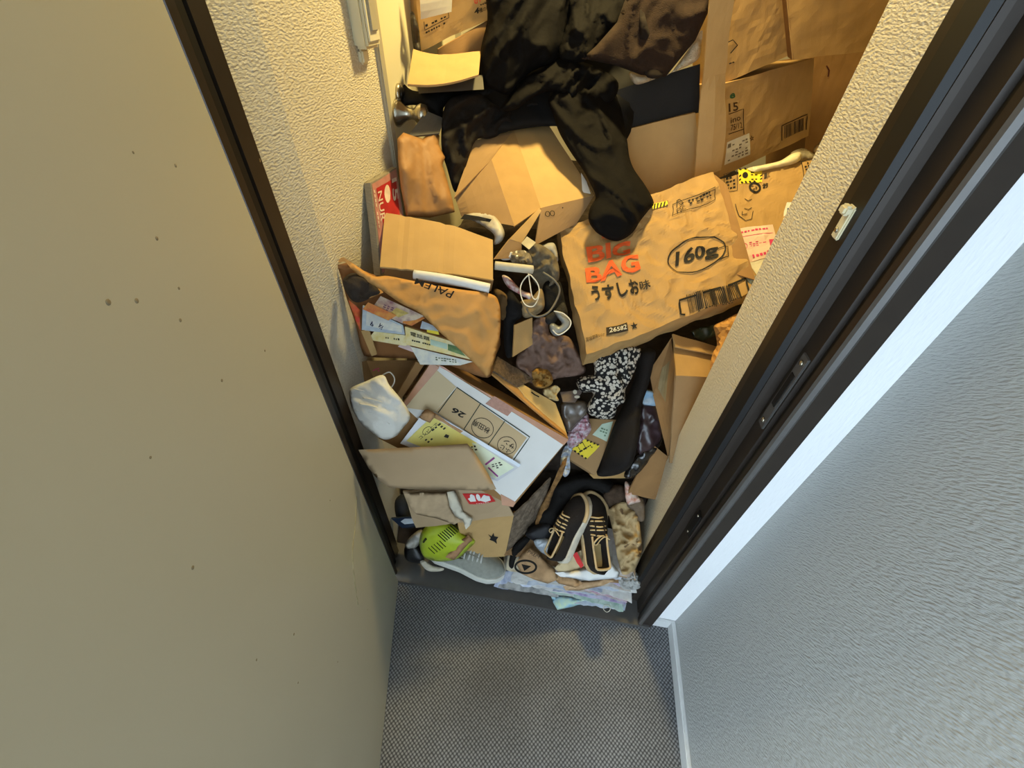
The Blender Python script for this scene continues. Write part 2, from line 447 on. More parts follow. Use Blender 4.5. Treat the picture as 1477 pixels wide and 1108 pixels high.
CREAM = mat('cream_paint', (222, 212, 176), .45, .02, 2, spec=.4)
PLAST = mat('ivory_plastic', (214, 204, 170), .35, .03, 20, spec=.5)

def floor_mat():
    mt = mat('woven_vinyl', (106, 107, 109), .6, .2, 3.2, spec=.35)
    nt = mt.node_tree; N, L = nt.nodes, nt.links; b = N['Principled BSDF']
    tc = [n for n in N if n.type == 'TEX_COORD'][0]
    mp = N.new('ShaderNodeMapping'); mp.inputs['Rotation'].default_value = (0, 0, math.radians(38)); mp.inputs['Scale'].default_value = (1, 1, 1)
    L.new(tc.outputs['Object'], mp.inputs['Vector'])
    vo = N.new('ShaderNodeTexVoronoi'); vo.inputs['Scale'].default_value = 118; vo.inputs['Randomness'].default_value = .12
    L.new(mp.outputs[0], vo.inputs['Vector'])
    rp = N.new('ShaderNodeValToRGB'); rp.color_ramp.elements[0].position = .2; rp.color_ramp.elements[1].position = .55
    rp.color_ramp.elements[0].color = (1.9, 1.9, 1.9, 1); rp.color_ramp.elements[1].color = (.3, .3, .32, 1)
    L.new(vo.outputs['Distance'], rp.inputs[0])
    old = b.inputs['Base Color'].links[0].from_socket
    mx = N.new('ShaderNodeMix'); mx.data_type = 'RGBA'; mx.blend_type = 'MULTIPLY'; mx.inputs['Factor'].default_value = 1
    L.new(old, mx.inputs['A']); L.new(rp.outputs[0], mx.inputs['B']); L.new(mx.outputs['Result'], b.inputs['Base Color'])
    bp = N.new('ShaderNodeBump'); bp.inputs['Strength'].default_value = .5; bp.inputs['Distance'].default_value = .002; bp.invert = True
    L.new(vo.outputs['Distance'], bp.inputs['Height']); L.new(bp.outputs[0], b.inputs['Normal'])
    return mt
VINYL = floor_mat()
CONC = mat('entry_floor_tile', (90, 86, 80), .8, .1, 12)

# ---------------------------------------------------------------- the setting
XL, XR, XW = -.52, .385, .522
YF = .532            # outer edge of the sill
box('floor', (-2.2, -2.2, -.05), (XW+.1, YF+.02, 0), VINYL, kind='structure')
box('floor_entry', (XL-.1, YF+.14, -.08), (1.65, 3.15, -.03), CONC, kind='structure')
prism('trim_1', [(-.62, YF), (.44, YF), (.44, YF+.15), (-.62, YF+.15)], -.04, .018, GREYM, kind='structure', label='dark metal door sill')
box('wall_left', (XL-.1, .775, -.05), (XL, 1.195, 2.42), WPI, kind='structure')
box('wall_left_near', (XL-.1, .60, -.05), (XL, .775, 2.42), wallpaper('wallpaper_near_shade', (196, 192, 180), .5), kind='structure')  # near strip greyed: shade beside the frame put into the wallpaper colour
box('wall_left_far', (XL-.1, 1.98, -.05), (XL, 3.15, 2.42), WPI, kind='structure')
box('wall_back', (XL-.1, 3.05, -.05), (1.65, 3.15, 2.42), PLASTER, kind='structure')
box('wall_right_inner', (1.55, .69, -.05), (1.65, 3.15, 2.42), WPI, kind='structure')
box('wall_wing', (XR, .70, -.05), (1.60, .845, 2.42), WPI, kind='structure')
box('ceiling', (XL-.1, .54, 2.42), (1.65, 3.15, 2.5), PLASTER, kind='structure')
box('wall_front', (.43, .556, 0), (XW+.1, .70, 2.42), WPW, kind='structure')
box('wall_front_left', (-1.4, .556, 0), (-.60, .66, 2.42), WPW, kind='structure')
box('wall_header', (-.62, .556, 2.07), (.44, .70, 2.42), WPW, kind='structure')
box('wall_right', (XW, -2.2, 0), (XW+.1, .556, 2.42), WPO, kind='structure')
bb = mat('white_trim', (206, 208, 208), .5, .03, 10)
box('baseboard_right', (XW-.013, -2.2, 0), (XW, .556, .055), bb, bev=.003, kind='structure')
box('baseboard_front', (.434, .546, 0), (XW-.013, .556, .055), bb, bev=.002, kind='structure')
box('ceiling_corridor', (-1.4, -1.3, 2.42), (XW+.1, .556, 2.5), PLASTER, kind='structure')

# entrance door frame
fr = root('trim_2', (-.05, .6, 0), 'dark brown metal frame of the entrance door', 'door frame'); fr['kind'] = 'structure'; del fr['category']
H = 2.05
prism('jamb', [(-.62, .552), (-.475, .552), (-.475, .566), (-.505, .572), (-.505, .61), (-.497, .612), (-.497, .64), (-.512, .642), (-.512, .664), (-.62, .664)], .0, H, BROWNM, fr)
prism('gasket', [(-.506, .5725), (-.494, .576), (-.492, .598), (-.506, .603)], .018, H, BLACKM, fr)
prism('jamb', [(.45, .538), (.412, .538), (.404, .542), (.404, .556), (.412, .559), (.412, .572), (.404, .575), (.404, .612), (.392, .614), (.384, .616), (.384, .664), (.385, .668), (.385, .70), (.45, .70)], 0, H, BROWNM, fr)
prism('gasket', [(.3845, .618), (.374, .622), (.374, .66), (.3845, .663)], .018, H, BLACKM, fr)
prism('groove_strip', [(.4125, .559), (.411, .560), (.411, .571), (.4125, .572)], .018, H, BLACKM, fr)
prism('frame_edge', [(.418, .5375), (.412, .533), (.405, .536), (.403, .542), (.404, .5425), (.413, .5385)], 0, H, GREYM, fr)
box('head_jamb', (-.62, .538, H), (.45, .70, H+.04), BROWNM, fr)
for z in (1.385, .76): lathe('screw', (-.512, .655, z), (1, 0, 0), [(0, .004), (.002, .004), (.003, .002)], SILVER, fr, 10)
# door catch and strikes on the right jamb
q = ON(1220, 318, 0, .374)
ct = root('door_catch', (q.x, q.y, q.z), 'small ivory catch screwed on the dark door frame', 'catch')
box('plate', (.370, q.y-.009, q.z-.026), (.3765, q.y+.009, q.z+.020), PLAST, ct, bev=.002)
box('hook', (.360, q.y-.010, q.z+.008), (.371, q.y+.008, q.z+.021), PLAST, ct, bev=.003)
lathe('screw', (.3695, q.y, q.z-.014), (-1, 0, 0), [(0, .004), (.002, .003)], SILVER, ct, 10)
q1 = ON(1128, 552, 0, .398)
st = root('strike_plate', (q1.x, q1.y, q1.z), 'long dark strike plate let into the right door frame', 'strike plate')
box('plate', (.400, .578, q1.z-.10), (.4045, .600, q1.z+.07), GREYM, st, bev=.001)
box('slot', (.3985, .583, q1.z-.045), (.4005, .595, q1.z+.03), BLACKM, st)
for dz in (-.085, .055): lathe('screw', (.400, .589, q1.z+dz), (-1, 0, 0), [(0, .006), (.003, .004)], SILVER, st, 10)
q2 = ON(995, 735, 0, .398)
st = root('strike_plate', (q2.x, q2.y, q2.z), 'small dark strike plate low on the right door frame', 'strike plate')
box('plate', (.400, .578, q2.z-.05), (.4045, .600, q2.z+.05), BLACKM, st, bev=.001)
for dz in (-.04, .04): lathe('screw', (.400, .589, q2.z+dz), (-1, 0, 0), [(0, .004), (.002, .003)], SILVER, st, 10)

# the opened entrance door leaf on the left
h0, h1 = Vector((-.4615, .5335)), Vector((-.335, .044)); dr = (h1-h0).normalized(); nrm = Vector((dr.y, -dr.x))
if nrm.x > 0: nrm = -nrm
dl = root('door_1', (h0.x, h0.y, 0), 'cream painted steel entrance door standing open', 'door'); dl['kind'] = 'structure'; del dl['category']
e0, e1 = h0, h0 + dr*.84
prism('leaf', [tuple(e0), tuple(e1), tuple(e1+nrm*.04), tuple(e0+nrm*.04)], .008, 2.04, DOORP, dl)
dent = mat('door_dent', (136, 124, 100), .7, .1)
Dn = Vector((-nrm.x, -nrm.y, 0))
for (u, v, r) in [(253, 239, .0022), (226, 344, .0025), (260, 462, .0025), (382, 506, .0022), (320, 549, .0025), (278, 819, .0028), (156, 436, .0035), (197, 434, .003), (258, 416, .002), (217, 660, .0018), (430, 985, .002), (370, 952, .002), (476, 722, .002), (530, 880, .0018), (487, 955, .0018), (192, 220, .0016), (424, 915, .0025)]:
    rr_ = ray(u, v); p0 = Vector((h0.x, h0.y, 0)); t = (p0-EYE).dot(Dn)/rr_.dot(Dn); p = EYE + rr_*t
    lathe('dent', p - Dn*.001, Dn, [(0, r), (.0013, r*.8), (.0016, r*.3)], dent, dl, 8)
sm = mat('door_scuff', (160, 153, 122), .7, .2, 60)
pts = []
for (u, v) in [(514, 715), (512, 760), (508, 800), (512, 845), (516, 872)]:
    rr_ = ray(u, v); t = (p0-EYE).dot(Dn)/rr_.dot(Dn); pts.append(EYE + rr_*t - Dn*.0008)
vs_, fs_ = tube_geo(catmull(pts, 5), [.0012+.002*abs(math.sin(i*1.3)) for i in range(21)], 6)
link('scuff', vs_, fs_, sm, dl, smooth=True)

# inner door on the left wall with casing, thumb turn and knob
d2 = root('door_2', (XL, 1.6, 0), 'cream inner door in the left wall', 'door'); d2['kind'] = 'structure'; del d2['category']
box('leaf', (XL-.045, 1.225, -.02), (XL-.006, 1.95, 2.0), CREAM, d2)
cas = mat('casing_grey', (168, 160, 140), .5, .03, 20)
box('casing', (XL-.05, 1.195, -.03), (XL+.010, 1.225, 2.03), cas, d2, bev=.003)
box('casing', (XL-.05, 1.95, -.03), (XL+.010, 1.98, 2.03), cas, d2, bev=.003)
box('casing', (XL-.05, 1.195, 2.03), (XL+.010, 1.98, 2.42), cas, d2)
k = ON(575, 135, 0, XL-.006)
tt = lathe('thumb_turn', k, (1, 0, 0), [(0, .024), (.006, .024), (.009, .021), (.010, .014)], SILVER, d2)
lathe('thumb_turn_disc', k + Vector((.0095, 0, 0)), (1, 0, 0), [(0, .014), (.004, .013), (.005, .004)], BLACKM, tt)
k = ON(573, 163, 0, XL-.006)
kb = lathe('door_knob', k, (1, 0, 0), [(0, .034), (.004, .034), (.012, .028), (.025, .018), (.04, .013), (.05, .014), (.058, .022), (.07, .027), (.085, .024), (.09, .01)], SILVER, d2)

# control box on the left wall
a = ON(494, 0, 0, XL); b = ON(535, 0, 0, XL); c = ON(507, 72, 0, XL)
y0, y1 = a.y + .012, a.y + .012 + .062; zb = c.z
wc = root('wall_box', (XL, (y0+y1)/2, zb), 'ivory plastic control box with clear cover on the textured wall', 'control box')
box('housing', (XL, y0, zb), (XL+.032, y1+.012, zb+.20), PLAST, wc, bev=.006)
box('cover_rim', (XL+.031, y0+.008, zb+.012), (XL+.036, y1+.004, zb+.19), mat('clear_cover', (226, 218, 190), .15, .02, 10, spec=.6), wc, bev=.002)
box('switch', (XL+.0355, y0+.018, zb+.03), (XL+.041, y1-.008, zb+.085), cas, wc, bev=.002)
box('latch', (XL+.0355, y0+.016, zb+.095), (XL+.045, y1-.012, zb+.105), PLAST, wc, bev=.001)
box('cable_clip', (XL, y0+.012, zb-.028), (XL+.012, y1-.016, zb-.001), PLAST, wc, bev=.004)

# ceiling lamp of the entry
cl = root('ceiling_lamp', (LAMP_POS[0], LAMP_POS[1], 2.42), 'round ceiling lamp with warm light above the heap', 'lamp')
lathe('base', (LAMP_POS[0], LAMP_POS[1], 2.42), (0, 0, -1), [(0, .13), (.02, .13), (.03, .12)], WHITE, cl)
# ---------------------------------------------------------------- large boxes
def ctr(pts): return sum(pts, Vector())/len(pts)
def carton(name, corners, ext, mt, label, n=8, amp=.0, sc_=10, seed=0, open_face=None, body='body', group=None):
    """thing = Empty at the base with a body part; corners 3D (bl, br, tr, tl of the face seen)"""
    if not isinstance(ext, Vector):
        nn = (corners[1]-corners[0]).cross(corners[3]-corners[0]).normalized()
        if nn.dot(EYE-corners[0]) > 0: nn = -nn
        ext = nn*ext
    vs, fs, P = carton_geo(corners, ext, n, amp, sc_, seed, open_face)
    low = min(vs, key=lambda v: v.z); c = ctr(vs)
    r = root(name, (c.x, c.y, low.z), label, 'cardboard box', group)
    # orient faces outward
    out = []
    for f in fs:
        q = [vs[i] for i in f]; nn = (q[1]-q[0]).cross(q[2]-q[0])
        out.append(f if nn.dot(ctr(q)-c) >= 0 else f[::-1])
    b = link(body, vs, out, mt, r)
    return r, b, P

# carton with orange BIG BAG print
c4 = [PX(846, 514, 1.15), PX(1088, 418, 1.17), PX(1030, 250, 1.30), PX(806, 330, 1.27)]
bigbag, bb_body, P = carton('crumpled_carton', c4, 0.09, CARD, 'crumpled carton printed BIG BAG in orange with an oval weight mark', n=64, amp=.012, sc_=11, seed=3)
f = P['front']
Ink(f, .0036).text('BIG', [(849, 381), (911, 370), (909, 345), (846, 358)], .03).text('BAG', [(846, 410), (925, 393), (922, 369), (843, 388)], .03).text('味', [(868, 347), (876, 345), (874, 334), (866, 336)], .02).done('printed_letters', ORANGE, bb_body, 'orange block letters')
k = Ink(f, .0032)
k.text('うすしお', [(857, 438), (923, 424), (919, 402), (852, 413)], .03).text('味', [(924, 420), (937, 417), (935, 403), (922, 406)], .01)
k.text('160g', [(976, 387), (1035, 374), (1032, 354), (973, 363)], .028)
k.ellipse((1003, 368), (40, -9), (4, 22), 1.8)
k.bars([(991, 454), (1070, 429), (1065, 407), (986, 430)], 34, 4)
k.line([(979, 457), (977, 438), (1076, 402), (1080, 425)], 2.6).line([(979, 457), (985, 456)], 2.6)
k.text('★', [(907, 478), (917, 476), (916, 466), (906, 468)])
k.text('賞味期限/LOT', [(843, 494), (873, 487), (872, 482), (842, 488)])
k.text('FSC', [(974, 309), (987, 303), (985, 297), (972, 303)])
k.line([(966, 312), (968, 295), (1030, 274), (1030, 289)], .9, True)
k.line([(973, 299), (976, 290), (981, 288), (984, 293), (979, 297), (977, 293)], 1.2)
k.blocks([(993, 296), (1026, 284), (1024, 277), (991, 288)], 2, 7, 5)
k.line([(1032, 362), (1047, 357), (1047, 373), (1036, 377)], 1.2)
k.blocks([(1005, 452), (1057, 436), (1056, 433), (1004, 449)], 1, 12, 9)
k.done('printed_marks', BLACK, bb_body, 'black print with barcode and oval weight mark')
Ink(f, .0045).text('26582', [(878, 482), (902, 477), (901, 471), (877, 475)], .01).done('lot_number', OFFW, bb_body)
Ink(f, .0030).rect([(875, 486), (904, 479), (902, 468), (873, 474)]).done('lot_patch', mat('grey_ink', (58, 48, 36), .8), bb_body)
k = Ink(f, .003); k.rect([(938, 307), (960, 296), (960, 289), (938, 299)]).done('warning_strip', YELL, bb_body)
k = Ink(f, .0038); [k.poly([(940+i*4.4, 306-i*2), (942+i*4.4, 305-i*2), (944+i*4.4, 297-i*2), (942+i*4.4, 298-i*2)]) for i in range(5)]; k.done('warning_stripes', BLACK, bb_body)
# torn dark gap at the right end
panel('end_flap', [(1050, 392, 1.20), (1090, 404, 1.16), (1049, 268, 1.29), (1030, 252, 1.31)], CARD3, .005, 6, 10, bb_body, amp=.006, seed=4)

# big carton with yellow warning sticker, behind
c4 = [PX(1070, 425, 1.22), PX(1175, 400, 1.24), PX(1205, 222, 1.38), PX(1028, 262, 1.36)]
bc, bc_body, P = carton('shipping_carton', c4, 0.08, CARD, 'creased brown carton with yellow warning sticker and pink shipping label', n=40, amp=.007, sc_=9, seed=9)
f = P['front']
st_ = Ink(f, .0015).rect([(1066, 267), (1099, 262), (1097, 243), (1064, 248)]).done('warning_sticker', YELL, bc_body, 'yellow sticker with black dashes')
k = Ink(f, .0022)
for i in range(5):
    k.poly([(1066+i*6.6, 249-i*1.0), (1069+i*6.6, 248.5-i*1.0), (1067+i*6.6, 246-i), (1064.5+i*6.6, 246.5-i)])
    k.poly([(1069+i*6.2, 266.5-i*1.0), (1072+i*6.2, 266-i*1.0), (1070+i*6.2, 263.5-i), (1067.5+i*6.2, 264-i)])
for i in range(2): k.poly([(1095, 253+i*5), (1098, 251+i*5), (1098.5, 253+i*5), (1095.5, 255+i*5)]); k.poly([(1065, 256+i*5), (1068, 254+i*5), (1068.5, 256+i*5), (1065.5, 258+i*5)])
k.disc((1074, 255), (4, -1), (1, 4)).blocks([(1083, 261), (1094, 259), (1092, 247), (1081, 249)], 4, 2, 4)
k.text('お', [(1101, 272), (1109, 270), (1107, 263), (1099, 265)], .03).text('願', [(1101, 259), (1109, 257), (1108, 250), (1100, 251)], .02).text('様', [(1100, 247), (1108, 245), (1107, 240), (1099, 242)], .02)
k.ellipse((1089, 271), (7, -2), (2, 7), 3).blocks([(1085, 275), (1094, 273), (1092, 266), (1083, 268)], 3, 2, 8)
k.line([(1044, 253), (1062, 249), (1063, 276), (1046, 279)], .8, True).blocks([(1048, 276), (1061, 273), (1059, 254), (1046, 257)], 4, 3, 3)
k.line([(1156, 233), (1158, 272), (1154, 284)], 1).line([(1156, 233), (1177, 229), (1178, 240)], .9).blocks([(1160, 248), (1177, 242), (1176, 231), (1158, 235)], 3, 4, 6)
k.line([(1060, 296), (1065, 312), (1074, 319), (1083, 317), (1086, 306)], .9).line([(1074, 287), (1079, 291), (1085, 288)], .9).line([(1070, 306), (1069, 311), (1077, 310)], .9).line([(1073, 302), (1079, 304), (1084, 301)], .9)
k.blocks([(1052, 307), (1055, 331), (1057, 331), (1054, 306)], 1, 8, 2)
k.done('printed_marks', BLACK, bc_body, 'black print and handling marks')
lb = Ink(f, .0015).rect([(1075, 379), (1124, 365), (1112, 325), (1055, 332)], 6).done('shipping_label', mat('pale_pink_paper', (226, 196, 180), .7, .04), bc_body, 'pink and white shipping label')
Ink(f, .0017).rect([(1090, 398), (1122, 390), (1126, 366), (1077, 379)], 5).done('shipping_slip', OFFW, bc_body)
k = Ink(f, .0022).blocks([(1075, 376), (1115, 365), (1113, 358), (1073, 369)], 1, 8, 2).rect([(1108, 355), (1121, 353), (1118, 344), (1106, 346)], 2).blocks([(1080, 357), (1104, 353), (1102, 346), (1078, 350)], 3, 5, 3).ellipse((1071, 357), (6, -1), (0, 5), .8).blocks([(1060, 340), (1112, 331), (1111, 327), (1059, 335)], 1, 10, 7).line([(1060, 344), (1113, 336)], .7)
k.done('label_print', PINK, bc_body, 'magenta label print')
Ink(f, .0018).rect([(1125, 335), (1150, 331), (1152, 294), (1134, 296)], 3).done('white_label', WHITE, bc_body)
Ink(f, .0024).poly([(1131, 328), (1138, 326), (1150, 305), (1149, 302), (1135, 304)]).done('blue_mark', BLUEI, bc_body)

# stacked cartons at the back right
c4 = [PX(1037, 256, 1.50), PX(1166, 196, 1.60), PX(1174, 84, 1.45), PX(1046, 120, 1.318)]
r_, b_, P = carton('carton', c4, 0.14, CARD, 'brown carton with small barcode, star and white address label', n=24, amp=.003, seed=13)
f = P['front']
k = Ink(f).text('15', [(1050, 162), (1064, 159), (1063, 147), (1050, 150)], .02).text('ino', [(1053, 178), (1067, 173), (1066, 166), (1053, 170)]).text('75/12', [(1053, 189), (1070, 184), (1069, 176), (1053, 180)])
k.line([(1050, 165), (1071, 157), (1072, 194)], 1.1).line([(1050, 194), (1072, 186)], 1.1).text('☆', [(1080, 205), (1087, 202), (1086, 194), (1079, 196)], .02)
k.bars([(1131, 200), (1159, 187), (1159, 170), (1130, 182)], 14, 3).line([(1127, 203), (1127, 182), (1163, 165), (1162, 187)], 1.4)
k.done('printed_marks', mat('brown_ink', (60, 36, 18), .7), b_, 'dark brown print with barcode')
Ink(f).text('e', [(1052, 144), (1060, 141), (1059, 133), (1052, 136)], .03).done('green_letter', GREENI, b_)
Ink(f, .0014).rect([(1044, 238), (1081, 223), (1080, 192), (1048, 206)]).done('address_label', OFFW, b_, 'white address label')
Ink(f, .002).blocks([(1048, 234), (1078, 222), (1078, 198), (1050, 210)], 6, 6, 3, .6).rect([(1048, 215), (1053, 213), (1053, 207), (1049, 209)], 1).done('label_print', mat('grey_print', (120, 110, 96), .8), b_)

c4 = [PX(1046, 119, 1.333), PX(1136, 81, 1.37), PX(1140, -60, 1.225), PX(1044, -45, 1.165)]
r_, b_, P = carton('carton', c4, 0.14, CARD, 'brown carton with a diamond mark standing on the barcode carton', n=18, amp=.003, seed=14)
Ink(P['front']).line([(1052, 78), (1063, 65), (1056, 58), (1047, 63)], 1.3).blocks([(1050, 94), (1059, 91), (1058, 88), (1050, 91)], 1, 2, 1).done('diamond_mark', BLACK, b_)
c4 = [PX(1142, 87, 1.242), PX(1262, 72, 1.284), PX(1310, -70, 1.143), PX(1128, -60, 1.109)]
r_, b_, P = carton('carton', c4, PX(1200, 20, 1.36)-PX(1200, 20, 1.2), CARD, 'plain brown carton on top of the back stack beside the textured wall', n=18, amp=.003, seed=15)
panel('edge_face', [(1136, 82, 1.33), (1143, 87, 1.242), (1128, -60, 1.109), (1122, -60, 1.18)], CARD3, .004, 3, 6, b_)
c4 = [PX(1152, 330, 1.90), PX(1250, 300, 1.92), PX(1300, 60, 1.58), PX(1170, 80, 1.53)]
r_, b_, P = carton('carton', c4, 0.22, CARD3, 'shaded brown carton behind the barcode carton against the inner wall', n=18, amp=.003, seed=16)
Ink(P['front']).line([(1191, 95), (1195, 102), (1193, 111)], 2).done('printed_mark', mat('maroon_ink', (70, 20, 22), .7), b_)
# tall flap strip
fl, P = panel('cardboard_strip', [(1004, 258, 1.37), (1042, 246, 1.375), (1061, -30, 1.07), (1026, -30, 1.06)], CARD2, .005, 4, 14, None, amp=.004, sc_=9, seed=21, bend=lambda s, t: .012*math.sin(t*7)*s - .03*abs(s-.5)*2*(t < .55)*.3,
      crease=[(0, .55, 1, .57, .006, .02), (0, .45, 1, .44, .004, .02)], label='long bent cardboard strip standing in front of the barcode carton', cat='cardboard')
# plain carton under the black coats
c4 = [PX(930, 330, 1.55), PX(1012, 290, 1.49), PX(1004, 162, 1.33), PX(898, 188, 1.38)]
r_, b_, P = carton('carton', c4, 0.2, CARD2, 'plain pale carton under the black puffer sleeve', n=18, amp=.003, seed=17)
Ink(P['front']).line([(962, 287), (962, 277), (980, 270)], 1.6).line([(963, 282), (976, 277)], 1.2).done('printed_mark', BLACK, b_)
DARKB = mat('black_card', (30, 28, 26), .75, .1, 20, .1, 200)
c4 = [PX(893, 188, 1.40), PX(1009, 162, 1.35), PX(1010, 92, 1.28), PX(890, 130, 1.34)]
r_, b_, P = carton('storage_box', c4, 0.08, DARKB, 'black box wedged beneath the fleece collar', n=5, amp=.003, seed=18)

# carton at the top left with red print and open flap
c4 = [PX(607, 73, 1.19), PX(706, 28, 1.228), PX(728, -90, 1.11), PX(594, -70, 1.05)]
r_, b_, P = carton('carton', c4, 0.2, CARD, 'open carton with red and black print beside the cream inner door', n=24, amp=.003, seed=19)
f = P['front']
Ink(f).text('の', [(684, 6), (689, 4), (687, -6), (682, -4)], .03).text('P', [(691, 2), (695, 0), (694, -8), (690, -6)], .03).done('red_letters', REDI, b_)
k = Ink(f).text('4', [(683, 21), (691, 18), (690, 9), (684, 12)], .03).text('種の味', [(691, 18), (706, 13), (705, 7), (690, 11)], .01).blocks([(692, 8), (704, 4), (703, 1), (691, 4)], 1, 4, 3)
k.line([(611, 31), (612, 43), (647, 26), (646, 18)], .9).blocks([(613, 40), (644, 26), (643, 21), (612, 34)], 1, 7, 5).blocks([(613, 49), (646, 34), (646, 29), (613, 44)], 1, 9, 6)
k.done('printed_marks', BLACK, b_)
panel('inner_flap', [(632, 78, 1.21), (694, 79, 1.26), (704, 30, 1.235), (632, 71, 1.20)], CARD3, .004, 5, 5, b_, seed=3)
panel('flap', [(588, 122, 1.02), (690, 111, 1.12), (693, 77, 1.20), (596, 71, 1.13)], CARD2, .005, 8, 5, b_, amp=.002, seed=5, bend=lambda s, t: -.008*math.sin(s*4))
sl, Psl = panel('paper_slip', [(607, 28, 1.115), (651, 17, 1.14), (654, -40, 1.085), (598, -40, 1.053)], OFFW, .001, 6, 6, None, amp=.003, seed=8, bend=lambda s, t: .012*math.sin(t*3)*(1-s), label='creased white slip taped on the carton with red print', cat='paper')
pillow('paper_bag', [(592, 20), (597, 19), (604, 40), (606, 60), (607, 74), (598, 74), (594, 50)], [(594, 20, 1.10), (606, 74, 1.15)], .006, mat('dark_paper', (56, 48, 38), .6, .2, 40), step=4, rim=4, back=.008, seed=3, label='narrow dark crumpled bag stuck between inner door and carton', cat='bag')
GREYC = mat('grey_card', (92, 88, 80), .7, .06)
c4 = [PX(604, 135, 1.10), PX(698, 129, 1.16), PX(696, 108, 1.19), PX(602, 121, 1.12)]
carton('shallow_box', c4, PX(650, 120, 1.24)-PX(650, 120, 1.14), GREYC, 'shallow grey box under the open flap of the red print carton', n=4, seed=2)

# open carton in the middle
A_, B_, C_, E_ = PX(741, 187, 1.33), PX(791, 180, 1.38), PX(857, 282, 1.27), PX(780, 300, 1.19)
F_, G_ = PX(709, 230, 1.25), PX(742, 326, 1.13)
H_, I_ = PX(832, 322, 1.27), PX(772, 354, 1.19)
oc = root('open_carton', ctr([A_, C_, G_, I_]) - Vector((0, 0, .1)), 'small open carton with raised flaps lying beside the black sleeve', 'cardboard box')
panel('top_panel', [E_, C_, B_, A_], CARD2, .004, 8, 8, oc, amp=.0015, seed=1)
fr_, Pf = panel('side_panel', [G_, E_, A_, F_], CARD, .004, 6, 8, oc, amp=.0015, seed=2)
en, Pe = panel('end_panel', [I_, H_, C_, E_], CARDIN, .004, 8, 5, oc, amp=.0015, seed=3)
Ink(Pe).ellipse((789, 309), (3, -1), (1, 3.5), .9).ellipse((796, 308), (3, -1), (1, 3.5), .9).disc((811, 300), (.9, 0), (0, .9)).done('printed_marks', BLACK, en)
panel('flap', [PX(655, 286, 1.20), F_, A_, PX(684, 203, 1.30)], CARDIN, .004, 6, 6, oc, amp=.002, seed=4)
panel('bottom_panel', [PX(665, 312, 1.22), G_, F_, PX(656, 284, 1.22)], CARDIN, .004, 5, 5, oc, amp=.002, seed=5)
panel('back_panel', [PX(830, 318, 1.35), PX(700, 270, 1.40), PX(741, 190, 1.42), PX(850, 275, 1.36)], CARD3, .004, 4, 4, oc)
panel('bent_flap', [PX(735, 345, 1.10), PX(752, 351, 1.13), PX(781, 304, 1.185), PX(778, 300, 1.185)], CARD2, .004, 4, 6, oc, amp=.002, seed=6)
lb_, _ = panel('torn_label', [PX(840, 277, 1.265), PX(852, 279, 1.258), PX(846, 262, 1.28), PX(838, 249, 1.29)], WHITE, .001, 4, 4, oc, amp=.002, seed=3, label='white torn label')

# apple carton, white with a kraft window
def sheet(name, outline, ctrl, mt, t=.0012, fold=.004, **k):
    return pillow(name, outline, ctrl, t, mt, rim=k.pop('rim', 3), back=k.pop('back', .0012), fold=fold, curve=k.pop('curve', False), step=k.pop('step', 5), **k)
Aa, Ab, Ac = PX(622, 522, 1.10), PX(820, 634, 1.19), PX(740, 731, 1.25); Ad = Aa + Ac - Ab
WCARD = mat('white_carton', (222, 222, 220), .7, .03, 10, dirt=((188, 166, 130), 9, .66))
ap, ap_b, P = carton('apple_carton', [Ad, Ac, Ab, Aa], .09, CARD3, 'white apple carton with a ruled kraft window and handwriting', n=8, amp=.0, seed=31)
f = P['front']
WIN = mat('kraft_window', (196, 172, 134), .8, .04, 8)
Ink(f, .0010).rect([(585, 588), (738, 729), (813, 641), (634, 528)], 8).done('white_face', WCARD, ap_b, 'white printed face')
Ink(f, .0016).rect([(628, 594), (738, 662), (760, 631), (659, 559)], 6).done('kraft_window', WIN, ap_b, 'kraft brown window')
Ink(f, .0016).rect([(586, 588), (628, 594), (658, 558), (626, 530)], 5).done('kraft_corner', mat('kraft_fade', (204, 186, 152), .8, .05, 6), ap_b)
k = Ink(f, .0022)
k.line([(632, 595), (659, 558.5), (764, 630), (740, 664)], 1.5, kind='frame_line').line([(693, 582), (669, 619)], 1.3, kind='frame_line').line([(728, 607), (703, 643)], 1.3, kind='frame_line').line([(669, 619), (703, 643)], 1.0, kind='frame_line')
k.done('frame_line', mat('dark_green_ink', (46, 60, 48), .7), ap_b)
k = Ink(f, .0024)
k.text('26', [(673, 597), (655, 587), (649, 593), (667, 603)][::1], .03)
k.text('秋田県', [(708, 618), (684, 604), (680, 612), (704, 626)], .01)
k.ellipse((696, 617), (14, 8), (-7, 12), .9)
k.text('サン', [(744, 642), (729, 632), (725, 638), (740, 648)][::1], .015).text('ふじ', [(738, 650), (723, 640), (720, 645), (734, 655)], .015)
k.ellipse((731, 642), (12, 6), (-6, 11), .9)
k.done('handwriting', BLACK, ap_b)
TAPEC = mat('clear_brown_tape', (186, 134, 100), .3, .05, 40, .05, 200, spec=.5)
Ink(f, .0020).rect([(813, 642), (820, 634), (622, 522), (640, 530)][:1] + [(820, 634), (624, 523), (640, 529)], 8).done('tape', TAPEC, ap_b, 'brown packing tape')
Ink(f, .0022).rect([(732, 600), (742, 589), (713, 571), (700, 582)], 3).done('tape_end', mat('pink_brown_tape', (178, 132, 112), .4, .1, 120), ap_b)
Ink(f, .0018).rect([(578, 588), (586, 586), (634, 530), (622, 523)], 4).done('tape', TAPEC, ap_b)
Ink(f, .0018).rect([(724, 728), (740, 731), (744, 724), (722, 712)], 3).done('torn_corner', TAPEC, ap_b)
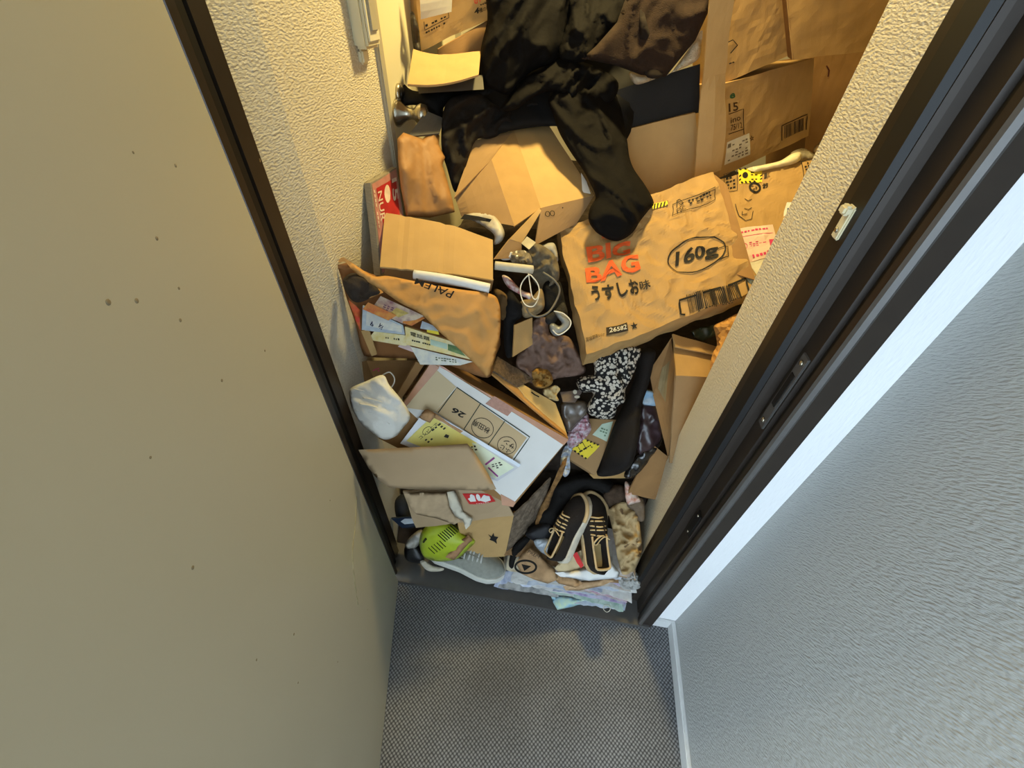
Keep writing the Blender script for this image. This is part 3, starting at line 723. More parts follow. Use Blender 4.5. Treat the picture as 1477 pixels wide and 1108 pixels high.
# delivery slip in its clear pouch
po, Ppo = panel('delivery_slip', [(577, 640, 1.135), (717, 694, 1.205), (750, 673, 1.195), (614, 591, 1.13)], mat('clear_pouch', (198, 200, 206), .2, .05, 20, spec=.6), .003, 10, 8, amp=.002, seed=6, label='yellow and white delivery slip in a clear pouch on the apple carton', cat='delivery slip')
Ink(Ppo, .001).rect([(586, 636), (660, 666), (690, 636), (624, 600)], 6).done('yellow_slip', mat('yellow_paper', (232, 222, 130), .7, .05, 30), po)
Ink(Ppo, .001).rect([(662, 668), (715, 690), (742, 674), (683, 636)], 6).done('white_slip', mat('pale_green_paper', (222, 232, 208), .7, .05, 30), po)
Ink(Ppo, .0012).rect([(622, 600), (748, 674), (751, 670), (619, 592)], 6).done('clear_edge', mat('blue_white_film', (214, 224, 238), .25, .03, 20, spec=.6), po)
k = Ink(Ppo, .0018).text('コンビニで', [(607, 634), (632, 612), (629, 609), (603, 631)], .01).blocks([(618, 640), (645, 617), (634, 609), (607, 631)], 3, 6, 4, .7).ellipse((616, 621), (6, -4), (2, 4), .7).rect([(640, 630), (646, 632), (648, 628), (643, 626)], 1, 'stamp').blocks([(668, 652), (690, 650), (686, 641), (672, 643)], 2, 4, 8, .6).blocks([(703, 678), (728, 674), (722, 665), (704, 670)], 3, 4, 2, .6)
k.done('slip_print', mat('slip_ink', (50, 52, 48), .7), po)
Ink(Ppo, .0020).line([(700, 670), (713, 660)], 2.6).line([(704, 674), (718, 687)], 2.2).done('violet_line', mat('violet_ink', (150, 70, 140), .7), po)
sheet('torn_board', [(604, 602), (612, 592), (616, 590), (628, 596), (650, 612), (668, 622), (664, 625), (640, 610), (626, 603), (620, 610), (610, 606)], 1.115, mat('torn_tan', (186, 148, 108), .9, .15, 90), t=.003, label='ragged torn tan strip along the delivery slip', cat='cardboard')

# grey-brown cardboard flap over the lower carton
GREYCARD = mat('cardboard_grey', (176, 152, 120), .85, .04, 12, .05, 300)
pillow('cardboard_flap', [(517, 649), (560, 647), (620, 644), (674, 640), (683, 650), (697, 672), (708, 690), (716, 706), (690, 708), (640, 706), (590, 706), (561, 703), (545, 692), (532, 676)],
       [(517, 649, 1.09), (674, 640, 1.12), (716, 706, 1.17), (560, 704, 1.15)], .002, GREYCARD, step=7, rim=4, back=.004, fold=.004, fsc=7, curve=False, smooth=True, seed=3, label='large curved cardboard flap across the corner of the apple carton', cat='cardboard')

# lower carton with red logo
T0, T1, T2, T3 = PX(600, 762, 1.36), PX(741, 743, 1.32), PX(718, 704, 1.24), PX(581, 709, 1.25)
Fb, Fa = PX(728, 803, 1.46), PX(668, 803, 1.48)
lc = root('torn_carton', (T1.x-.1, T1.y+.1, .03), 'torn tan carton with a red logo beneath the apple carton', 'cardboard box')
tp, Pt = panel('top_panel', [T0, T1, T2, T3], GREYCARD, .005, 10, 6, lc, amp=.006, sc_=14, seed=5)
fp, Pfr = panel('front_panel', [Fa, Fb, PX(741, 744, 1.325), PX(660, 752, 1.35)], CARD2, .005, 6, 8, lc, amp=.004, sc_=14, seed=6)
panel('side_panel', [Fb, PX(772, 768, 1.50), PX(795, 690, 1.36), PX(742, 742, 1.325)], mat('torn_grey_board', (128, 112, 94), .95, .3, 60, .6, 120), .006, 8, 8, lc, amp=.008, sc_=22, seed=7)
Ink(Pt, .0015).rect([(677, 726), (715, 723), (707, 711), (667, 711)], 4).done('red_logo', REDI, tp, 'red logo patch')
k = Ink(Pt, .0022); k.disc((681, 715), (3, 0), (1, 3)).disc((690, 716), (3, 0), (1.5, 4.5)).disc((700, 716), (3, 0), (1.5, 3.5)).poly([(675, 718), (684, 713), (687, 721), (679, 722)]).poly([(692, 720), (697, 713), (706, 714), (708, 720), (700, 722)]).blocks([(681, 725), (706, 723), (705, 722), (680, 724)], 1, 8, 2).done('logo_figure', WHITE, tp)
k = Ink(Pfr, .0015).poly([(704, 770), (709, 773), (712, 768), (713, 773), (719, 774), (716, 778), (717, 784), (712, 780), (706, 778), (708, 775)]).done('black_blot', BLACK, fp)
sheet('torn_wrapping', [(645, 710), (656, 708), (664, 725), (668, 738), (682, 748), (679, 757), (672, 764), (668, 752), (656, 744), (648, 730)], [(645, 710, 1.225), (675, 757, 1.315)], OFFW, fold=.008, rim=5, seed=4, label='torn strip of white wrapping on the carton with the red logo', cat='paper')
sheet('torn_liner', [(583, 712), (644, 710), (652, 738), (664, 752), (655, 757), (630, 748), (600, 742), (590, 730)], [(583, 712, 1.23), (644, 710, 1.232), (655, 757, 1.33)], mat('liner_tan', (190, 166, 134), .9, .08, 40), fold=.006, rim=6, seed=9, label='peeling tan liner sheet on the torn carton', cat='paper')
pillow('torn_cardboard', [(772, 756), (780, 730), (796, 700), (810, 668), (818, 660), (812, 684), (800, 706), (792, 730), (784, 752)], [(772, 756, 1.42), (815, 662, 1.26)], .008, mat('torn_brown', (140, 104, 62), .95, .25, 80, .5, 100), step=5, rim=6, fold=.014, fsc=40, back=.01, seed=2, label='frayed brown cardboard strip hanging beside the apple carton', cat='cardboard')

# envelopes behind the apple carton
MANILA = mat('manila', (214, 178, 112), .75, .04, 10, .05, 200)
pa, Pm = panel('manila_envelope', [(757, 572, 1.17), (818, 628, 1.215), (801, 582, 1.22), (738, 545, 1.17)], MANILA, .003, 6, 5, amp=.002, seed=4, label='manila envelope with a dark smudge behind the apple carton', cat='envelope')
Ink(Pm, .001).line([(766, 566), (771, 570), (777, 573)], 1.8).done('smudge', BLACK, pa)
panel('folded_cardboard', [(708, 537, 1.135), (820, 632, 1.205), (808, 612, 1.22), (716, 531, 1.15)], KRAFT, .008, 6, 4, amp=.002, seed=5, label='folded orange-brown board along the back edge of the apple carton', cat='cardboard')
FUZZ = mat('fuzzy_brown', (108, 88, 66), .95, .25, 120, .8, 260)
panel('felt_strip', [(713, 535, 1.12), (746, 559, 1.17), (770, 548, 1.20), (718, 514, 1.15)], FUZZ, .008, 8, 5, amp=.006, seed=8, sc_=20, label='worn fuzzy brown strip behind the manila envelope', cat='cloth')

# face mask
MASK = mat('mask_cloth', (214, 214, 210), .85, .04, 14, .12, 500)
mk = pillow('face_mask', [(506, 560), (528, 550), (552, 541), (562, 556), (581, 579), (592, 601), (581, 618), (570, 630), (553, 634), (534, 622), (519, 609), (507, 588), (504, 572)],
            [(506, 570, 1.045), (560, 590, 1.00), (590, 605, 1.06), (553, 632, 1.05)], .014, MASK, step=4, rim=22, fold=.012, fsc=34, ang=38, aniso=3, back=.004, seed=5, label='white pleated face mask hanging by the left wall', cat='face mask')
tube('ear_loop', [(552, 541, 1.035), (562, 537, 1.03), (569, 546, 1.03), (566, 557, 1.03), (553, 567, 1.02), (534, 566, 1.02), (510, 561, 1.03)], .0016, MASK, mk)

fm = FRONT['face_mask']
for k0 in (0, 1, 2):
    tube('pleat', [(u, v, fm(u, v) + .0008) for u, v in ((514+k0*5, 592-k0*9), (536+k0*7, 596-k0*8), (562+k0*6, 612-k0*10))], .0022, MASK, mk, seg=6)
# kraft bag stuffed with leaflets
kb = root('kraft_envelope', PX(600, 470, 1.1), 'big torn kraft envelope stuffed with magazines beside the left wall', 'envelope')
KIN = mat('kraft_inside', (150, 104, 62), .8, .06, 12)
pillow('back_sheet', [(487, 382), (492, 400), (500, 430), (513, 468), (522, 506), (534, 515), (600, 518), (650, 528), (703, 545), (712, 520), (718, 480), (640, 430), (560, 404), (505, 382), (494, 373)],
       [(488, 382, .945), (500, 430, 1.0), (513, 468, 1.05), (530, 510, 1.10), (703, 545, 1.12), (718, 470, 1.14), (600, 470, 1.14)], .001, KIN, kb, step=8, rim=4, back=.002, fold=.004, fsc=8, seed=2)
fs_o = pillow('front_sheet', [(488, 378), (494, 371), (506, 378), (538, 398), (559, 398), (600, 406), (660, 417), (708, 424), (720, 438), (722, 463), (720, 492), (714, 518), (708, 538), (703, 545), (694, 535), (681, 521), (658, 500), (634, 479), (606, 452), (577, 437), (551, 419), (526, 404), (508, 389), (498, 378)],
       [(488, 378, .925), (508, 384, .935), (560, 405, .985), (620, 430, .985), (680, 450, .99), (720, 450, 1.05), (722, 490, 1.06), (703, 545, 1.06), (660, 500, 1.0)], .002, KRAFT, kb, step=5, rim=4, back=.002, fold=.006, fsc=16, seed=7)
Pk = Patch([PX(600, 500, .983), PX(720, 500, .995), PX(720, 400, .99), PX(600, 400, .974)])
Ink(Pk, .006).text('PALEM', [(656, 421), (601, 402), (598, 410), (650, 431)][::1], .01).blocks([(643, 420), (632, 416), (630, 419), (641, 423)], 1, 3, 2).done('printed_name', BLACK, fs_o)
FLY = [mat('flyer_%d' % i, c, .6, .06, 50, rgb2=c2) for i, (c, c2) in enumerate([((214, 196, 170), (150, 110, 120)), ((216, 150, 70), (190, 90, 50)), ((222, 222, 210), (190, 196, 200)), ((232, 222, 180), (222, 200, 120)), ((190, 204, 210), (160, 170, 190)), ((206, 70, 50), (214, 120, 60)), ((120, 150, 96), (70, 100, 60))])]
DARKC = mat('dark_cloth', (58, 50, 44), .9, .15, 60, .3, 300)
pillow('rolled_cloth', [(494, 408), (502, 396), (514, 394), (524, 400), (548, 420), (538, 428), (520, 436), (506, 432)], [(494, 408, .95), (514, 394, .945), (545, 425, .995)], .014, DARKC, step=4, rim=10, fold=.006, fsc=30, back=.01, seed=2, label='dark rolled cloth in the mouth of the kraft envelope', cat='cloth')
sheet('leaflet', [(502, 432), (512, 440), (520, 448), (519, 462), (520, 478), (513, 462)], [(502, 432, .97), (520, 470, 1.01)], FLY[5], label='orange and red leaflet sticking out of the kraft envelope', cat='leaflet')
panel('paper_strip', [(523, 446, .99), (560, 462, 1.02), (572, 455, 1.02), (531, 436, .99)], FLY[1], .0015, 4, 3, amp=.004, seed=12, label='orange-brown paper strip behind the picture flyer', cat='paper')
panel('cardboard_tab', [(526, 433, .985), (553, 422, 1.0), (548, 416, 1.0), (519, 426, .975)], KRAFT, .002, 3, 3, label='brown tab above the colourful flyer in the envelope', cat='cardboard')
o_, Pq = panel('flyer', [(534, 448, 1.005), (585, 468, 1.035), (612, 456, 1.035), (549, 427, 1.01)], FLY[0], .002, 6, 5, amp=.003, seed=2, label='purple and tan picture flyer in the kraft envelope', cat='flyer')
Ink(Pq, .001).blocks([(545, 444), (566, 452), (570, 444), (549, 436)], 3, 4, 2, .6).done('small_print', mat('violet_print', (110, 80, 110), .7), o_)
Ink(Pq, .001).poly([(562, 452), (575, 458), (590, 452), (572, 444)]).done('yellow_picture', mat('yellow_picture', (206, 186, 110), .7, .2, 90), o_)
panel('flyer', [(581, 466, 1.03), (594, 470, 1.035), (613, 459, 1.035), (583, 444, 1.03)], FLY[1], .002, 3, 3, amp=.003, seed=5, label='folded orange flyer in the middle of the envelope', cat='flyer')
o_, Pq = panel('booklet', [(522, 476, 1.035), (584, 483, 1.05), (581, 469, 1.045), (523, 441, 1.01)], FLY[4], .008, 6, 4, amp=.003, seed=6, label='pale grey booklet with dark letters in the envelope', cat='booklet')
Ink(Pq, .001).rect([(528, 469), (580, 480), (579, 470), (529, 449)], 3).done('white_page', FLY[2], o_)
Ink(Pq, .002).text('P', [(537, 463), (541, 466), (538, 471), (534, 468)], .02).text('AV', [(549, 465), (555, 471), (550, 476), (545, 470)], .02).done('lettering', mat('navy_ink', (40, 44, 80), .7), o_)
panel('leaflet', [(606, 474, 1.03), (633, 478, 1.035), (626, 470, 1.035), (609, 463, 1.03)], FLY[4], .002, 3, 3, amp=.003, seed=7, label='blue-grey leaflet corner behind the long cream catalogue', cat='leaflet')
o_, Pq = panel('catalogue', [(586, 497, 1.055), (684, 520, 1.06), (662, 496, 1.05), (584, 471, 1.04)], FLY[3], .012, 8, 4, amp=.002, seed=8, label='long cream catalogue with green corner in the envelope', cat='catalogue')
Ink(Pq, .001).rect([(646, 505), (672, 514), (660, 500), (646, 496)], 3).done('green_corner', FLY[6], o_)
Ink(Pq, .001).rect([(621, 497), (645, 504), (645, 496), (621, 489)], 3).done('mint_box', mat('mint', (190, 214, 196), .7), o_)
Ink(Pq, .0016).text('電話題', [(592, 484), (620, 492), (620, 486), (592, 478)], .01).blocks([(594, 493), (622, 499), (621, 495), (594, 488)], 1, 9, 3).done('lettering', mat('dark_print', (40, 44, 40), .7), o_)
Ink(Pq, .0012).rect([(616, 479), (634, 483), (632, 477), (616, 474)], 2).done('yellow_box', YELL, o_)
o_, Pq = panel('flyer', [(530, 490, 1.055), (592, 500, 1.07), (588, 484, 1.055), (540, 478, 1.045)], FLY[3], .003, 5, 3, amp=.003, seed=9, label='yellowish flyer edge under the pale grey booklet', cat='flyer')
Ink(Pq, .001).blocks([(556, 489), (580, 492), (579, 487), (556, 484)], 1, 8, 4).done('small_print', BLACK, o_)
o_, Pq = panel('flyer', [(606, 526, 1.075), (664, 527, 1.08), (682, 522, 1.07), (592, 500, 1.065)], FLY[2], .004, 6, 4, amp=.003, seed=10, label='white flyer with small print under the cream catalogue', cat='flyer')
Ink(Pq, .001).blocks([(628, 520), (660, 524), (659, 518), (628, 514)], 2, 8, 5).done('small_print', mat('olive_print', (90, 100, 70), .7), o_)
panel('paper_strip', [(574, 500, 1.07), (607, 512, 1.075), (604, 505, 1.07), (580, 494, 1.065)], mat('pale_pink', (214, 190, 190), .7), .001, 3, 3, amp=.003, seed=3, label='pale pink paper edge beside the white flyer', cat='paper')
panel('board_strip', [(536, 514, 1.075), (544, 511, 1.075), (532, 474, 1.04), (521, 478, 1.03)], CARD2, .01, 2, 5, label='upright tan board strip at the wall end of the envelope', cat='cardboard')
# dark carton under the envelope, with small pink print
c4 = [PX(545, 560, 1.14), PX(592, 572, 1.22), PX(610, 520, 1.20), PX(528, 520, 1.12)]
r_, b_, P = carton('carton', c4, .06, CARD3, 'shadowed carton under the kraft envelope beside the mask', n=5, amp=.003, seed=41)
Ink(P['front'], .002).blocks([(537, 540), (547, 535), (545, 529), (536, 532)], 2, 3, 2).done('pink_print', PINK, b_)
panel('board_strip', [(570, 574, 1.13), (578, 577, 1.14), (612, 526, 1.12), (600, 522, 1.11)], CARD3, .006, 3, 5, label='dark board edge leaning on the apple carton corner', cat='cardboard')

# cardboard sheet and paper roll above the envelope
cs, Pc = panel('cardboard_sheet', [(548, 385, .985), (711, 404, 1.03), (712, 340, 1.10), (555, 307, 1.06)], CARD2, .005, 22, 12, None, amp=.0015, seed=5,
      crease=[(.19, 0, .19, 1, .004, .012), (.26, 0, .26, 1, .003, .012), (.55, 0, .55, 1, .004, .012), (.60, 0, .60, 1, .003, .012)], bend=lambda s, t: -.02*max(0, s-.6)*t*2 + .006*math.sin(s*3), label='flat cardboard sheet with pressed fold lines above the kraft envelope', cat='cardboard')
panel('cardboard_tray', [(553, 400, 1.03), (708, 420, 1.06), (712, 404, 1.05), (556, 384, 1.02)], CARD3, .02, 5, 3, amp=.002, seed=5, label='dark cardboard tray edge under the flat cardboard sheet', cat='cardboard')
tube('paper_roll', [(597, 396, 1.0), (650, 404, 1.005), (706, 416, 1.02)], [.0115]*13, WHITE, seg=12, label='rolled white paper tucked under the cardboard sheet', cat='paper roll')
# bundled magazines leaning on the wall
c4 = [PX(549, 397, 1.05), PX(590, 372, 1.10), PX(572, 241, 1.13), PX(534, 264, 1.01)]
mg = root('magazine_bundle', PX(560, 400, 1.1), 'red covered magazine bundle in clear film leaning on the left wall', 'magazine')
sp = PX(530, 392, 1.075) - c4[0]
vs, fs, P = carton_geo(c4, (PX(523, 265, 1.02) - c4[3])*.85, 6, .002, 10, 4)
cx = ctr(vs); fs = [g if (vs[g[1]]-vs[g[0]]).cross(vs[g[2]]-vs[g[0]]).dot(ctr([vs[i] for i in g])-cx) > 0 else g[::-1] for g in fs]
mb = link('page_block', vs, fs, mat('page_edges', (150, 140, 122), .5, .12, 60, stretch=(1, 1, 8)), mg)
f = P['front']; f.n = f.n if f.n.dot(EYE-c4[0]) > 0 else -f.n
Ink(f, .0012).rect([(551, 394), (588, 371), (571, 244), (536, 266)], 5).done('cover', mat('faded_pink', (190, 130, 118), .4, .1, 40, spec=.5), mb)
Ink(f, .0018).rect([(553, 330), (576, 312), (570, 256), (542, 272)], 4).done('red_field', mat('magazine_red', (178, 40, 40), .4, .08, 40, spec=.5), mb, 'red cover field')
Ink(f, .0024).text('15', [(564, 259), (566, 291), (574, 288), (571, 256)], .02).text('NUR', [(544, 277), (548, 320), (555, 318), (550, 275)], .01).disc((558, 280), (4, -1), (1, 13)).blocks([(537, 274), (545, 330), (548, 330), (541, 274)], 1, 9, 3).done('lettering', mat('cover_white', (224, 200, 176), .5), mb)
# brown bag standing by the inner door
bagm = mat('brown_bag_paper', (168, 124, 76), .6, .1, 16, .15, 60)
pillow('paper_bag', [(573, 200), (582, 191), (596, 196), (610, 200), (626, 187), (634, 196), (633, 208), (642, 227), (638, 238), (645, 260), (653, 290), (656, 306), (620, 314), (586, 312), (578, 270), (574, 230)],
       [(573, 200, 1.07), (634, 195, 1.17), (600, 250, 1.10), (640, 260, 1.15), (580, 300, 1.10), (650, 305, 1.17)], .014, bagm, step=5, rim=10, fold=.012, fsc=11, ang=78, aniso=3, back=.01, smooth=True, seed=4, curve=False, label='crumpled brown paper bag standing beside the inner door', cat='paper bag')
panel('booklet', [(588, 197, 1.10), (634, 192, 1.15), (641, 171, 1.18), (615, 160, 1.14)], mat('slate_card', (96, 92, 84), .6, .05), .006, 3, 3, label='dark grey booklet in front of the door knob', cat='booklet')
# ---------------------------------------------------------------- clothes
PUFF = mat('black_nylon', (15, 13, 12), .85, .1, 30, .3, 90, spec=.12)
BLKC = mat('black_cotton', (18, 16, 15), .9, .12, 80, .3, 300)
BLKB = mat('brown_black_cloth', (24, 19, 16), .85, .12, 60, .3, 250)
WOOL = mat('dark_brown_wool', (44, 30, 21), .95, .12, 90, .5, 400)
FLEECE = mat('cream_fleece', (206, 188, 158), .95, .1, 90, .8, 250)
BLKGAP = mat('black_backing', (16, 14, 13), .8, .1, 30)
jk = root('puffer_jacket', PX(780, 100, 1.5), 'black quilted puffer jacket thrown over the top of the heap', 'jacket')
pillow('body', [(712, -30), (703, 30), (694, 68), (692, 100), (700, 122), (716, 132), (735, 136), (752, 116), (770, 101), (805, 85), (817, 41), (830, 0), (832, -30)],
       [(712, 0, 1.17), (694, 100, 1.20), (735, 130, 1.25), (810, 60, 1.25), (760, 0, 1.19)], .05, PUFF, jk, step=4, rim=40, fold=.026, fsc=9, ang=100, aniso=1.8, back=.012, seed=3)
pillow('hood', [(829, -30), (818, 30), (806, 80), (830, 90), (846, 86), (862, 66), (900, 20), (920, -30)], [(820, 20, 1.22), (890, 10, 1.25)], .03, PUFF, jk, step=4, rim=18, fold=.03, fsc=16, ang=110, aniso=2.5, back=.012, seed=5)
pillow('collar', [(735, 137), (752, 117), (772, 102), (804, 85), (835, 88), (868, 100), (892, 120), (880, 148), (840, 150), (800, 132), (770, 140), (744, 158), (722, 158)], [(740, 140, 1.24), (800, 100, 1.25), (880, 130, 1.31)], .03, PUFF, jk, step=4, rim=18, fold=.03, fsc=16, ang=-30, aniso=2, back=.015, seed=6)
pillow('sleeve', [(791, 141), (798, 165), (806, 190), (822, 218), (840, 244), (850, 262), (859, 284), (851, 300), (849, 318), (858, 333), (869, 341), (882, 347), (895, 347), (912, 336), (924, 318), (935, 304), (943, 292), (931, 268), (915, 245), (908, 227), (905, 205), (902, 188), (896, 156), (888, 130), (850, 112), (810, 118)],
       [(800, 150, 1.27), (880, 140, 1.36), (850, 190, 1.28), (880, 240, 1.26), (900, 300, 1.22), (870, 335, 1.21), (940, 292, 1.25)], .05, PUFF, jk, step=4, rim=34, fold=.026, fsc=11, ang=50, aniso=1.8, back=.012, seed=11, label='black puffer sleeve hanging down')
pillow('dark_garment', [(642, 152), (656, 139), (691, 136), (716, 152), (744, 158), (771, 140), (800, 132), (800, 178), (770, 183), (738, 188), (708, 200), (686, 203), (672, 240), (662, 268), (655, 276), (645, 244), (637, 215), (637, 180)],
       [(642, 152, 1.16), (691, 140, 1.22), (780, 150, 1.36), (720, 180, 1.32), (650, 250, 1.22)], .02, BLKB, step=4, rim=14, fold=.034, fsc=13, ang=-20, aniso=1.6, back=.012, seed=9, label='dark brown-black garment spread under the puffer jacket', cat='garment')
pillow('dark_cloth', [(582, 122), (604, 132), (696, 128), (712, 132), (690, 140), (656, 140), (640, 156), (640, 172), (616, 160), (600, 152), (580, 150)], [(582, 130, 1.17), (700, 130, 1.24)], .012, BLKC, step=6, rim=10, fold=.012, fsc=16, back=.02, seed=4, label='black cloth in the gap under the shallow grey box', cat='cloth')
ct_ = pillow('wool_coat', [(839, 85), (860, 66), (890, 32), (912, -30), (1034, -30), (1026, 8), (1003, 58), (960, 111), (940, 110), (924, 108), (890, 95), (858, 88)],
       [(845, 85, 1.20), (912, 0, 1.16), (1000, 20, 1.18), (950, 105, 1.23), (930, 60, 1.20)], .035, WOOL, step=5, rim=10, fold=.016, fsc=12, ang=70, aniso=2, back=.015, seed=6, curve=False, label='dark brown wool coat folded beside the puffer jacket', cat='coat')
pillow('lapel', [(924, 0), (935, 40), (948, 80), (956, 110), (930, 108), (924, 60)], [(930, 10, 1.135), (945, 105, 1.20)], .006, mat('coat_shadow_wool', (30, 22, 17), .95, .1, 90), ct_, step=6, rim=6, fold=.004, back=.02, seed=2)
pillow('fleece_collar', [(908, 104), (924, 106), (960, 110), (985, 82), (1003, 56), (1013, 42), (1012, 60), (1008, 84), (985, 98), (950, 112), (921, 122), (911, 116)], [(910, 110, 1.28), (1010, 60, 1.23)], .02, FLEECE, step=5, rim=8, fold=.008, fsc=40, back=.02, seed=3, label='cream fleece collar under the wool coat', cat='collar')
WPL = mat('white_plastic', (226, 214, 180), .4, .04, 20, spec=.5)
pillow('plastic_strap', [(1078, 243), (1100, 238), (1125, 232), (1142, 222), (1155, 220), (1154, 231), (1140, 238), (1112, 244), (1090, 248)], 1.36, .012, WPL, step=4, rim=6, fold=.003, back=.01, seed=1, label='curved cream plastic strap between the two barcode cartons', cat='strap')
pillow('plastic_bag', [(1140, 222), (1156, 214), (1168, 218), (1178, 228), (1165, 233), (1152, 234)], 1.42, .014, mat('clear_film', (150, 140, 120), .2, .2, 60, spec=.7), step=4, rim=6, fold=.01, fsc=50, back=.01, seed=4, label='clear film scrap behind the cream strap', cat='plastic bag')
pillow('cloth_scrap', [(1172, 218), (1190, 196), (1204, 180), (1204, 224), (1186, 232)], 1.44, .02, mat('beige_cloth', (150, 128, 100), .9, .1, 50, .3, 200), step=5, rim=8, back=.02, seed=4, label='beige cloth beside the textured wall edge', cat='cloth')

pillow('gap_backing', [(690, 70), (850, 70), (925, 88), (918, 130), (905, 200), (860, 192), (800, 182), (740, 188), (690, 200), (650, 190), (648, 150), (690, 138)], [(690, 80, 1.32), (910, 100, 1.36), (650, 180, 1.28), (900, 190, 1.36)], .01, BLKGAP, jk, step=10, rim=10, fold=.01, back=.02, seed=1)  # added black sheet behind the garments, keeps the gaps between them dark
# patterned blouse, black trousers, mauve shirt
def pattern_mat():
    mt = mat('speckled_fabric', (20, 20, 22), .85, .1, 40)
    nt = mt.node_tree; N, L = nt.nodes, nt.links; b = N['Principled BSDF']; tc = [n for n in N if n.type == 'TEX_COORD'][0]
    vo = N.new('ShaderNodeTexVoronoi'); vo.inputs['Scale'].default_value = 95; L.new(tc.outputs['Object'], vo.inputs['Vector'])
    rp = N.new('ShaderNodeValToRGB'); rp.color_ramp.elements[0].position = .44; rp.color_ramp.elements[1].position = .52
    rp.color_ramp.elements[0].color = (*lin((196, 190, 178)), 1); rp.color_ramp.elements[1].color = (*lin((20, 20, 22)), 1)
    L.new(vo.outputs['Distance'], rp.inputs[0]); L.new(rp.outputs[0], b.inputs['Base Color']); return mt
SPK = pattern_mat()
pillow('patterned_blouse', [(857, 516), (880, 505), (905, 499), (924, 503), (920, 523), (911, 545), (902, 562), (901, 579), (891, 586), (886, 601), (871, 605), (850, 598), (847, 586), (855, 567), (838, 565), (831, 550), (842, 542), (857, 540)],
       [(857, 516, 1.22), (920, 505, 1.24), (890, 560, 1.22), (850, 598, 1.27), (835, 555, 1.27)], .02, SPK, step=4, rim=12, fold=.022, fsc=22, ang=110, aniso=1.6, back=.015, seed=8, label='black and cream speckled blouse under the BIG BAG carton', cat='blouse')
pillow('leggings', [(922, 505), (945, 506), (942, 528), (934, 560), (926, 585), (921, 632), (914, 664), (904, 678), (886, 686), (862, 686), (866, 668), (876, 640), (886, 612), (903, 575), (915, 545)],
       [(930, 510, 1.27), (930, 560, 1.25), (900, 640, 1.25), (880, 685, 1.30)], .03, BLKB, step=5, rim=16, fold=.008, fsc=18, ang=105, aniso=5, back=.015, seed=5, label='black ribbed leggings hanging beside the speckled blouse', cat='leggings')
MAUVE = mat('mauve_cotton', (120, 96, 84), .9, .08, 50, .3, 300)
pillow('tee_shirt', [(769, 464), (789, 459), (794, 482), (820, 486), (835, 511), (845, 534), (833, 542), (800, 547), (776, 562), (756, 543), (745, 530), (747, 512), (760, 500)],
       [(769, 464, 1.16), (830, 500, 1.24), (760, 540, 1.22), (840, 535, 1.26), (795, 520, 1.20)], .015, MAUVE, step=3.5, rim=10, fold=.028, fsc=30, ang=40, aniso=1.8, back=.015, seed=4, label='mauve crumpled shirt beside the BIG BAG carton', cat='shirt')
pillow('tissue', [(766, 534), (782, 530), (794, 538), (797, 552), (784, 560), (770, 556)], 1.21, .02, mat('ochre_cloth', (166, 128, 66), .9, .15, 60), step=3, rim=6, fold=.034, fsc=55, back=.015, smooth=False, seed=7, label='crumpled ochre tissue below the mauve shirt', cat='tissue')
pillow('ribbon', [(783, 562), (794, 558), (802, 556), (808, 562), (803, 570), (806, 578), (794, 577), (786, 572)], 1.22, .012, mat('cream_cloth', (206, 184, 134), .8, .1, 50), step=2.5, rim=3, fold=.026, fsc=60, back=.01, seed=2, label='cream ribbon end beside the manila envelope', cat='ribbon')
o_, Pq = panel('card', [(812, 580, 1.23), (830, 580, 1.25), (842, 562, 1.27), (808, 566, 1.25)], mat('taupe_card', (104, 92, 86), .6, .05), .003, 3, 3, amp=.002, seed=2, label='taupe card with pale flowers beside the blouse', cat='card')
Ink(Pq, .001).disc((829, 566), (3, 0), (0, 3)).disc((832, 573), (4, 0), (0, 2)).done('pale_flower', OFFW, o_)
panel('cardboard_piece', [(740, 515, 1.14), (768, 497, 1.16), (768, 458, 1.14), (742, 469, 1.12)], CARD, .005, 4, 5, amp=.002, seed=9, label='small upright cardboard piece beside the mauve shirt', cat='cardboard')
pillow('black_sock', [(735, 418), (748, 434), (754, 440), (752, 458), (742, 468), (740, 510), (730, 514), (726, 480), (728, 440)], [(740, 430, 1.13), (735, 500, 1.17)], .014, BLKC, step=5, rim=8, fold=.006, back=.02, seed=1, label='black cloth strip beside the kraft envelope', cat='cloth')
pillow('brown_cloth', [(712, 418), (724, 420), (734, 432), (732, 452), (724, 462), (716, 444)], 1.13, .014, mat('khaki_brown', (100, 78, 48), .9, .1, 60, .3, 200), step=4, rim=8, fold=.01, fsc=30, back=.02, seed=3, label='brown cloth tuck behind the kraft envelope', cat='cloth')
KHAKI = mat('khaki_cloth', (110, 100, 82), .9, .1, 60, .3, 250)
pillow('khaki_cloth', [(762, 356), (778, 352), (798, 366), (806, 384), (806, 404), (796, 414), (780, 416), (768, 402), (766, 384)], [(770, 360, 1.18), (800, 400, 1.19)], .022, KHAKI, step=3, rim=7, fold=.03, fsc=28, ang=50, aniso=2, back=.02, seed=6, label='khaki cloth bundle beside the BIG BAG carton', cat='cloth')
pillow('pale_cloth', [(777, 356), (795, 350), (802, 356), (805, 378), (796, 372), (785, 364)], 1.22, .015, mat('pale_blue_cloth', (170, 168, 164), .9, .1, 50), step=4, rim=7, fold=.01, fsc=40, back=.01, seed=5, label='pale blue-grey cloth behind the khaki bundle', cat='cloth')
pillow('beige_cloth', [(752, 434), (766, 430), (780, 416), (785, 430), (784, 446), (770, 456), (756, 458), (750, 446)], 1.14, .014, mat('dusty_beige', (140, 122, 92), .9, .1, 60, .3, 250), step=4, rim=9, fold=.01, fsc=28, back=.02, seed=8, label='dusty beige cloth under the white cord', cat='cloth')
